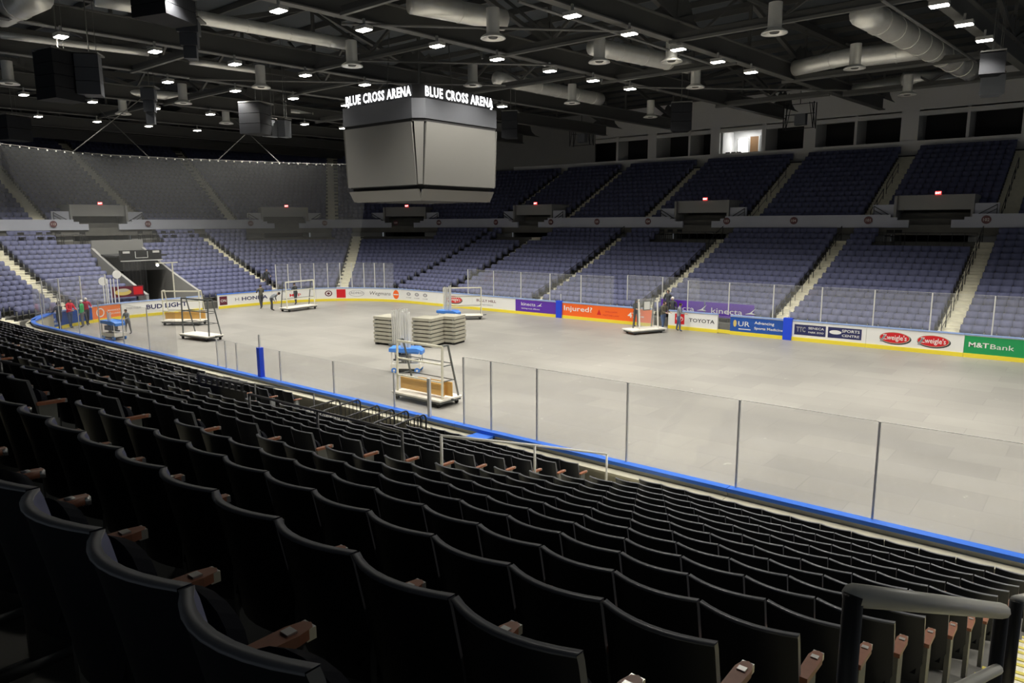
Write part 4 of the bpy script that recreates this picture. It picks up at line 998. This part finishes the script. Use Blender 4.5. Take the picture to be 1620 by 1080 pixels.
# lift trucks with bundles of posts
def lift(loc, rz, label, post_n=9, hp=2.75, s=1.0):
    r = thing('post_cart', label, 'cart', loc, rz)
    m = MB(); m.box((0, 0, .30), (1.3 * s, .75 * s, .2), 'deckw'); m.box((0, 0, .16), (1.1 * s, .6 * s, .12), 'framed'); m.obj('chassis', r)
    for a in (-.5 * s, .5 * s):
        for b in (-.34 * s, .34 * s): m = MB(); m.tube([(a, b - .04, .12), (a, b + .04, .12)], .12, 'ltblue', 14); m.tube([(a, b - .045, .12), (a, b + .045, .12)], .05, 'deckw', 8); m.obj('wheel', r)
    m = MB()
    for a in (-.6 * s, .6 * s):
        for b in (-.33 * s, .33 * s): m.bar((a, b, .4), (a, b, .95), .04, .04, 'deckw')
    m.box((0, 0, .52), (1.2 * s, .04, .08), 'framed'); m.box((-.2, 0, .66), (.5, .5 * s, .25), 'spkgrey'); m.obj('side_frame', r)
    m = MB(); m.prism([Vector((-.7 * s, -.4 * s, 0)), Vector((.5 * s, -.4 * s, 0)), Vector((.72 * s, -.3 * s, -.12)), Vector((.72 * s, .3 * s, -.12)), Vector((.5 * s, .4 * s, 0)), Vector((-.7 * s, .4 * s, 0))], (0, 0, .93), (0, 0, 1.08), 'ltblue'); m.obj('blue_tray', r, label='bright blue tray')
    for i in range(post_n):
        x, y = (i % 4) * .11 - .2 + .02 * (i // 4), (i // 4) * .13 - .13
        m = MB(); m.bar((x, y, .41), (x + random.uniform(-.02, .02), y + random.uniform(-.02, .02), hp * random.uniform(.93, 1)), .05, .05, 'post'); m.obj('bundled_post', r)
    return r
lift((28.65, 7.4, 0), math.radians(35), 'blue-topped cart with bundled posts behind the loaded cream cart')
lift((20.75, 18.1, 0), math.radians(20), 'blue-topped cart with bundled posts near the stacked panels, farther one', 8, 2.6, .95)
lift((9.0, 3.3, 0), math.radians(10), 'blue-topped cart at the left seen through the near glass', 3, 1.6, .95)
# stacks of floor panels
def stack(loc, rz, n, L, Wd, label):
    r = thing('panel_stack', label, 'pallet stack', loc, rz, 'stacks of floor panels')
    m = MB()
    for a in (-L / 2 + .15, L / 2 - .15): m.box((a, 0, .06), (.12, Wd, .12), 'rubber')
    m.obj('skid', r)
    for i in range(n):
        z = .12 + i * .205
        m = MB(); m.box((random.uniform(-.02, .02), random.uniform(-.02, .02), z + .075), (L, Wd, .15), 'panel'); m.obj('floor_panel', r)
        if i < n - 1: m = MB(); m.box((-L * .4, 0, z + .178), (.1, Wd, .05), 'framed'); m.box((L * .4, 0, z + .178), (.1, Wd, .05), 'framed'); m.obj('spacer', r)
stack((22.4, 11.9, 0), math.radians(8), 7, 1.25, 1.2, 'left stack of pale floor panels, apart from the other two')
stack((24.45, 12.75, 0), math.radians(12), 7, 1.2, 1.2, 'middle stack of pale floor panels beside the post bundle')
stack((25.6, 13.55, 0) if False else (24.85, 14.05, 0), math.radians(12), 7, 1.2, 1.1, 'right stack of pale floor panels touching the middle stack')
r = thing('post_bundle', 'bundle of tall pale posts standing between the panel stacks', 'posts', (23.5, 11.6, 0)); m = MB(); m.box((0, 0, .06), (1.0, .7, .12), 'framed'); m.obj('base', r)
for i in range(12):
    m = MB(); x, y = (i % 6) * .15 - .38, (i // 6) * .3 - .15; m.bar((x, y, .12), (x, y, 1.85 + .12 * random.random()), .06, .06, 'post'); m.obj('bundled_post', r)
# small white box by the gate gap
c = onz(748, 687, 1.15)
r = thing('gate_latch_box', 'small white box on the near boards where the tall glass begins', 'box', (c.x, -.35, 0)); m = MB(); m.box((0, 0, .5), (.5, .45, 1.0), 'white'); m.obj('body', r); m = MB(); m.box((0, 0, 1.02), (.56, .5, .05), 'capb'); m.obj('lid', r)

# ------------------------------------------------------------------ handrails and barriers in the near stand
def A_(px, py, a): d = ray(px, py); return CAM + d * (a / d.y)
def handrail(pts, label, posts, r=.022, drop=None, k='railm', kp='railm', mid=False, cat='handrail'):
    o = thing('handrail', label, cat, tuple(Vector((pts[0].x, pts[0].y, 0)))); off = Vector((pts[0].x, pts[0].y, 0))
    m = MB(); m.tube([p - off for p in pts], r, k, 10); m.obj('top_rail', o, smooth=True)
    for p, zb in posts:
        m = MB(); m.tube([p - off, Vector((p.x, p.y, zb)) - off], r * 1.05, kp, 8); m.obj('post', o, smooth=True)
    if mid: m = MB(); m.tube([p - off - Vector((0, 0, .45)) for p in pts], r * .8, k, 8); m.obj('added_ledge', o, smooth=True)
    return o
def tread_z(y):
    d = -y
    for j in range(NR):
        if DR[j] - .62 <= d < DR[j] + .19: return TR[j]
    return TR[0] if d < .8 else TR[15]
p1 = CAM + ray(1350, 941) * 2.2; p2 = CAM + ray(1585, 966) * 3.3
o = handrail([p1, p2], 'thick grey-topped black handrail at the nearest stairs, bottom right', [], .036, k='railm')
off = Vector((p1.x, p1.y, 0))
for p in (p1, p2): m = MB(); m.tube([p + Vector((0, 0, .0)) - off, Vector((p.x, p.y, tread_z(p.y) )) - off], .030, 'railb', 12); m.obj('post', o, smooth=True)
q1, q2 = CAM + ray(1490, 1088) * 2.9, CAM + ray(1578, 1058) * 3.3
m = MB(); m.tube([q2 - off, p1 + Vector((0, 0, -.52)) - off], .024, 'railm', 10); m.obj('added_ledge', o, smooth=True)
p3 = CAM + ray(1608, 950) * 4.3; p4 = p3 + Vector((.13, 1.5, -.55))
handrail([p3, p4], 'second black handrail down the nearest stairs, cut by the right edge', [(p3, tread_z(p3.y)), (p4, tread_z(p4.y))], .034, kp='railb')
P = lambda px, py, a: A_(px, py, a)
a, b = P(298, 591, 8.57), P(496, 622, 12.25)
handrail([a, b], 'thin handrail descending to the boards left of the black crowd barriers', [(a, tread_z(a.y)), (P(403, 606, 10.3), tread_z(P(403, 606, 10.3).y)), (b, .5)], k='railg', kp='railg')
a, b = P(394, 623, 6.8), P(636, 683, 6.8)
handrail([a, b], 'level handrail across the rows behind the crowd barriers', [(a, tread_z(a.y)), (b, tread_z(b.y)), ((a + b) / 2, tread_z(a.y))], k='railg', kp='railg')
a, b, c = P(698, 689, 7.47), P(960, 718, 12.25), P(846, 704, 9.8)
handrail([a, c, b], 'handrail descending the middle stairs beside wooden armrests', [(a, tread_z(a.y)), (c, tread_z(c.y)), (b, .5)])
a, b = P(700, 722, 8.2), P(846, 728, 10.5)
a, b = P(0, 571, 2.9), P(294, 634, 5.3)
handrail([a, b], 'long dark handrail sloping across the rows at the left', [(a, tread_z(a.y)), (b, tread_z(b.y))], k='railg', kp='railg')
a = P(37, 540, 7.5); handrail([a, a + Vector((.0, 1.6, -.5))], 'short handrail at the far left of the near stand', [(a, tread_z(a.y)), (a + Vector((0, 1.6, -.5)), tread_z(a.y + 1.6))], k='railg', kp='railg')
a = P(243, 588, 8.5); handrail([a, a + Vector((.0, 1.6, -.45))], 'short handrail left of the first descending handrail', [(a, tread_z(a.y)), (a + Vector((0, 1.6, -.45)), tread_z(a.y + 1.6))], k='railg', kp='railg')
# handrails on the far stairs
for n_, (x, lab) in enumerate(((45.7, 'right far stairs'), (37.5, 'second far stairs from the right'), (29.0, 'third far stairs from the right'), (20.4, 'fourth far stairs from the right'))):
    for seg, (j0, j1) in enumerate(((0, 3), (4, 7), (8, 11), (12, 15))):
        A = Vector((x, 26 + DR[j0], TR[j0] + 1.0)); B = Vector((x, 26 + DR[j1], TR[j1] + 1.0))
        handrail([A, B], 'black handrail on the %s, %s from the bottom' % (lab, ordn(seg + 1)), [(A, TR[j0]), ((A + B) / 2, TR[(j0 + j1) // 2]), (B, TR[j1])], .022, k='railb', kp='railb', mid=True)
for n_, (x, lab) in enumerate(((46.4, 'right upper stairs'), (38.9, 'middle upper stairs'), (30.5, 'upper stairs below the lit suite'))):
    for seg, (j0, j1) in enumerate(((0, 4), (5, 9))):
        A = Vector((x, 26 + UD[j0], UZ[j0] + .95)); B = Vector((x, 26 + UD[j1], UZ[j1] + .95))
        handrail([A, B], 'black handrail on the %s, %s' % (lab, ('lower one', 'upper one')[seg]), [(A, UZ[j0]), ((A + B) / 2, UZ[(j0 + j1) // 2]), (B, UZ[j1])], .022, k='railb', kp='railb', mid=True)

# crowd barriers stored behind the near boards
def barrier():
    r = thing('crowd_barrier', 'x', 'barrier', group='black crowd barriers behind the near boards')
    m = MB(); L, Hh, rr = 1.5, .92, .14
    pts = [(-L / 2, 0, .02), (-L / 2, 0, Hh - rr)] + [(-L / 2 + rr - rr * math.cos(t * PI / 8), 0, Hh - rr + rr * math.sin(t * PI / 8)) for t in range(1, 5)] + [(L / 2 - rr + rr * math.sin(t * PI / 8), 0, Hh - rr + rr * math.cos(t * PI / 8)) for t in range(0, 5)] + [(L / 2, 0, .02)]
    m.tube(pts, .022, 'railb', 8); m.tube([(-L / 2, 0, .2), (L / 2, 0, .2)], .018, 'railb', 6); m.obj('hoop', r, smooth=True)
    for i in range(9): m = MB(); x = -L / 2 + L * (i + 1) / 10; m.tube([(x, 0, .2), (x, 0, Hh - .01)], .010, 'railb', 5); m.obj('upright_bar', r)
    m = MB(); m.box((-L / 2 + .3, 0, .03), (.04, .5, .03), 'railb'); m.box((L / 2 - .3, 0, .03), (.04, .5, .03), 'railb'); m.obj('foot', r)
    return r
bar = None
for n_, (px, py) in enumerate(((505, 641), (540, 641), (572, 651), (592, 657), (617, 660), (640, 668), (662, 671))):
    c = onz(px, py, 1.63); c.y = max(-3.05, min(-1.62, c.y)); c.x = min(38.9, max(33.9, c.x))
    if bar is None: bar = barrier(); o = bar
    else: o = dup(bar)
    o.location = (c.x, c.y, .72); o.rotation_euler = (0, 0, math.radians(98 + (n_ % 3) * 3)); o['label'] = 'black crowd barrier stored behind the near boards, %s from the left' % ordn(n_ + 1)
c = P(350, 612, 8.3)
r = thing('draped_barrier', 'crowd barrier draped with black cloth left of the crowd barriers', 'barrier', (c.x, c.y, tread_z(c.y)), .05)
m = MB(); m.box((0, 0, .42), (1.9, .08, .84), 'black'); m.obj('cloth', r); m = MB()
for i in range(8): x = -.85 + .24 * i; m.bar((x, 0, .82), (x, 0, 1.0), .05, .05, 'railb')
m.bar((-.95, 0, 1.0), (.9, 0, 1.0), .05, .05, 'railb'); m.bar((-.95, 0, 0), (-.95, 0, 1.05), .05, .05, 'railb'); m.obj('hoop', r)
for n_, (px, py) in enumerate(((40, 518), (75, 525), (110, 534), (145, 543), (170, 548))):
    c = onz(px, py, 1.1); o = dup(bar); o.location = (c.x, -.50, .02); o.rotation_euler = (0, 0, math.radians(3)); o['label'] = 'black crowd barrier in the far left row along the boards, %s from the left' % ordn(n_ + 1)

# ------------------------------------------------------------------ people
def person(loc, rz, h, label, shirt, pants, pose='stand', arms='down', headk='hair', cap=None):
    """skeleton grown into one continuous body; front faces local -y"""
    k = h / 1.75
    V, E, Rd = [], [], []
    def v(p, r, parent=None):
        V.append(Vector(p) * k); Rd.append(r * k); i = len(V) - 1
        if parent is not None: E.append((parent, i))
        return i
    bend = 1.15 if pose == 'bend' else (.15 if pose == 'lean' else 0.0)
    def up(y, z, base=.98):      # rotate the upper body about the hips
        dy, dz = y, z - base; return (dy * math.cos(bend) - dz * math.sin(bend), base + dz * math.cos(bend) + dy * math.sin(bend))
    def U(x, y, z): yy, zz = up(y, z); return (x, yy, zz)
    pel = v((0, 0, .96), .145); bel = v(U(0, 0, 1.10), .135, pel); ch = v(U(0, .0, 1.30), .155, bel); sh = v(U(0, .01, 1.43), .11, ch); nk = v(U(0, 0, 1.50), .055, sh)
    hd = v(U(0, -.015, 1.60), .085, nk); tp = v(U(0, -.01, 1.70), .075, hd)
    v(U(0, -.115, 1.60), .018, hd)            # nose
    for s in (-1, 1): v(U(s * .09, 0, 1.61), .014, hd)    # ears
    st = {'stand': .0, 'walk': .22, 'bend': .10, 'lean': .12}[pose]
    for s in (-1, 1):
        hp = v((s * .10, 0, .90), .105, pel); kn = v((s * .115, -.03 + s * st * .6, .50), .068, hp); an = v((s * .12, s * st, .09), .045, kn); v((s * .125, s * st - .15, .035), .038, an)
        so = v(U(s * .20, 0, 1.41), .062, sh)
        if arms == 'down' or (arms == 'mix' and s < 0): el, wr = U(s * .27, .02, 1.13), U(s * .26, -.08, .89)
        elif arms == 'up': el, wr = U(s * .26, -.22, 1.30), U(s * .20, -.42, 1.48)
        else: el, wr = U(s * .25, -.12, 1.16), U(s * .17, -.38, 1.14)
        e = v(el, .048, so); w_ = v(wr, .034, e)
        d = (Vector(wr) - Vector(el)).normalized(); pl = v(Vector(wr) + d * .07, .030, w_)
        for f, ln in enumerate((.07, .08, .075, .06)): v(Vector(wr) + d * (.08 + ln) + Vector(((f - 1.5) * .02, -.012, 0)), .009, pl)
        v(Vector(wr) + d * .06 + Vector((-s * .05, -.02, 0)), .010, pl)
    me = bpy.data.meshes.new('person_body'); me.from_pydata(V, E, []); o = bpy.data.objects.new('person', me); COL.objects.link(o)
    mo = o.modifiers.new('s', 'SKIN')
    for i, sv in enumerate(me.skin_vertices[0].data): sv.radius = (Rd[i], Rd[i]); sv.use_root = (i == 0)
    sub = o.modifiers.new('u', 'SUBSURF'); sub.levels = 1; sub.render_levels = 1
    bpy.context.view_layer.update()
    nm = bpy.data.meshes.new_from_object(o.evaluated_get(bpy.context.evaluated_depsgraph_get()))
    bpy.data.objects.remove(o)
    for m_ in (shirt, pants, 'skin', 'rubber'): nm.materials.append(MT[m_])
    hands = [Vector(V[i]) for i in range(len(V)) if abs(Rd[i] - .030 * k) < 1e-6]
    nkp = V[nk]
    for p in nm.polygons:
        c = p.center; p.use_smooth = True
        if (c - V[hd]).length < .17 * k and (c - V[hd]).length < (c - V[sh]).length: p.material_index = 2
        elif any((c - hh).length < .10 * k for hh in hands): p.material_index = 2
        elif c.z < .07 * k: p.material_index = 3
        elif c.z < .97 * k and (abs(c.x) < .21 * k and c.z < .90 * k or c.z > .86 * k and (c - V[pel]).length < .2 * k): p.material_index = 1
        else: p.material_index = 0
    r = bpy.data.objects.new('person', nm); COL.objects.link(r); r.location = loc; r.rotation_euler = (0, 0, rz); tag(r, label, 'person')
    t = V[tp]; d = (t - V[hd]).normalized(); m = MB()
    R = Vector((0, 0, 1)).rotation_difference(d).to_matrix()
    pr = [(.0, .135), (.05, .125), (.085, .09), (.098, .03), (.09, -.02)]
    n = 12; vs = [V[hd] + R @ (Vector((a * math.cos(2 * PI * j / n), a * math.sin(2 * PI * j / n) + .012, b)) * k) for a, b in pr for j in range(n)]
    fs = [(i * n + j, i * n + (j + 1) % n, (i + 1) * n + (j + 1) % n, (i + 1) * n + j) for i in range(len(pr) - 1) for j in range(n)]
    m.add(vs, fs, cap or headk); m.obj('cap' if cap else 'hair', r, smooth=True)
    m = MB()
    for s in (-1, 1): c = V[hd] + R @ (Vector((s * .032, -.088, .01)) * k); m.lathe(c, [(0, -.011 * k), (.012 * k, 0), (0, .011 * k)], 'ink', 6)
    m.obj('eyes', r)
    return r
MT['shirt_green'] = mat('green_shirt', s2l(70, 175, 105), .8); MT['shirt_red'] = mat('red_shirt', s2l(225, 30, 50), .8); MT['shirt_crim'] = mat('crimson_shirt', s2l(170, 40, 60), .8)
MT['shirt_dk'] = mat('dark_shirt', (.05, .055, .06), .8); MT['shirt_olive'] = mat('olive_shirt', (.10, .095, .07), .8); MT['pants'] = mat('dark_trousers', (.055, .055, .065), .8); MT['pgrey'] = mat('grey_trousers', (.16, .16, .17), .8)
MT['shirt_grey'] = mat('grey_shirt', (.22, .24, .26), .8); MT['jeans'] = mat('blue_jeans', (.07, .11, .22), .8); MT['helmet'] = mat('white_helmet', (.8, .8, .78), .4); MT['hiviz'] = mat('hiviz_vest', (.7, .72, .1), .7)
person((3.26, 2.56, 0), -1.2, 1.82, 'person in dark clothes nearest the corner, left of the one in bright red', 'shirt_dk', 'pants', 'walk', 'fwd')
person((2.07, 3.54, 0), 1.9, 1.85, 'person in bright red shirt and blue jeans, arms forward', 'shirt_red', 'jeans', 'lean', 'fwd')
person((2.35, 4.15, 0), -.6, 1.75, 'person in green shirt wearing a white helmet between two in red', 'shirt_green', 'pgrey', 'stand', 'down', cap='helmet')
person((1.43, 4.75, 0), 1.6, 1.78, 'person in crimson shirt and white helmet striding, by the salmon board', 'shirt_crim', 'pants', 'walk', 'mix', cap='helmet')
person((7.56, 4.69, 0), .4, 1.5, 'person crouching slightly beside the left blue-topped cart', 'shirt_grey', 'pgrey', 'lean', 'fwd')
person((2.36, 16.61, 0), -1.7, 1.85, 'person in olive shirt standing before the HONDA board', 'shirt_olive', 'pants', 'walk', 'fwd')
person((4.06, 16.4, 0), 2.2, 1.80, 'person in grey shirt bending forward beside the empty rack cart', 'shirt_grey', 'pants', 'bend', 'fwd')
person((2.0, 19.9, 0), -1.4, 1.75, 'person in dark shirt behind the right end of the empty rack cart', 'shirt_dk', 'pants', 'lean', 'fwd')
c = onx(418, 447, -2.2); person((-2.3, 20.1, TR[1] + .16), 1.4, 1.8, 'person in dark clothes coming down the stairs behind the HONDA board', 'shirt_dk', 'pants', 'walk', 'mix')
person((29.6, 25.5, 0), 1.0, 1.72, 'person in black leaning on the orange board, left of the glass dolly', 'shirt_dk', 'pants', 'stand', 'fwd')
person((31.75, 24.9, 0), 1.3, 1.8, 'person in brown shirt handling glass on the low dolly', 'shirt_olive', 'jeans', 'lean', 'fwd')
person((31.2, 26.55, .55), 0, 1.75, 'person in dark top standing high behind the glass dolly in cap', 'shirt_dk', 'pants', 'stand', 'down')
person((32.55, 25.3, 0), 1.9, 1.7, 'person in pale blue shirt and jeans beside the TOYOTA board end', 'shirt_grey', 'jeans', 'lean', 'fwd')
c = ony(1068, 470, 26.8); person((c.x, 26.5, .15), .1, 1.75, 'person in black top with white mark standing behind the TOYOTA board', 'shirt_dk', 'pants', 'stand', 'down', cap='helmet')
# banner with food pictures on the end wall by the tunnel
r = thing('snack_banner', 'red banner with food pictures on the wall left of the tunnel', 'banner', (-.95, 8.4, 0), PI / 2); m = MB(); m.box((0, 0, 1.75), (2.1, .04, .75), 'maroon'); m.obj('sheet', r)
m = MB(); v, f = ell2d(-.35, 1.72, .55, .22); m.add([(a, -.025, b) for a, b in v], f, 'gold'); v, f = ell2d(-.35, 1.85, .4, .12); m.add([(a, -.03, b) for a, b in v], f, 'cream'); v, f = rect2d(.35, 1.5, .98, 2.05); m.add([(a, -.025, b) for a, b in v], f, 'red'); m.obj('printed_art', r)
# signs standing on poles at the end boards
for n_, (px, h_) in enumerate(((166, 2.6), (189, 3.0))):
    c = onx(px, 480, -.4); r = thing('round_sign', 'white round sign on a pole at the end boards, %s one' % ('left', 'right')[n_], 'sign', (-.4, c.y, 0)); m = MB(); m.tube([(0, 0, 0), (0, 0, h_ - .2)], .035, 'white', 8); m.obj('pole', r)
    m = MB(); m.tube([(-.02, 0, h_), (.02, 0, h_)], .28, 'white', 18); m.obj('disc', r)
for n_, px in enumerate((173, 178, 183)):
    c = onx(px, 480, -.4); r = thing('white_pole', 'thin white pole between the two round signs', 'pole', (-.4, c.y, 0), group='white poles between round signs'); m = MB(); m.tube([(0, 0, 0), (0, 0, 2.75)], .035, 'white', 8); m.obj('shaft', r); m = MB(); m.box((0, 0, .03), (.2, .2, .05), 'white'); m.obj('foot', r)
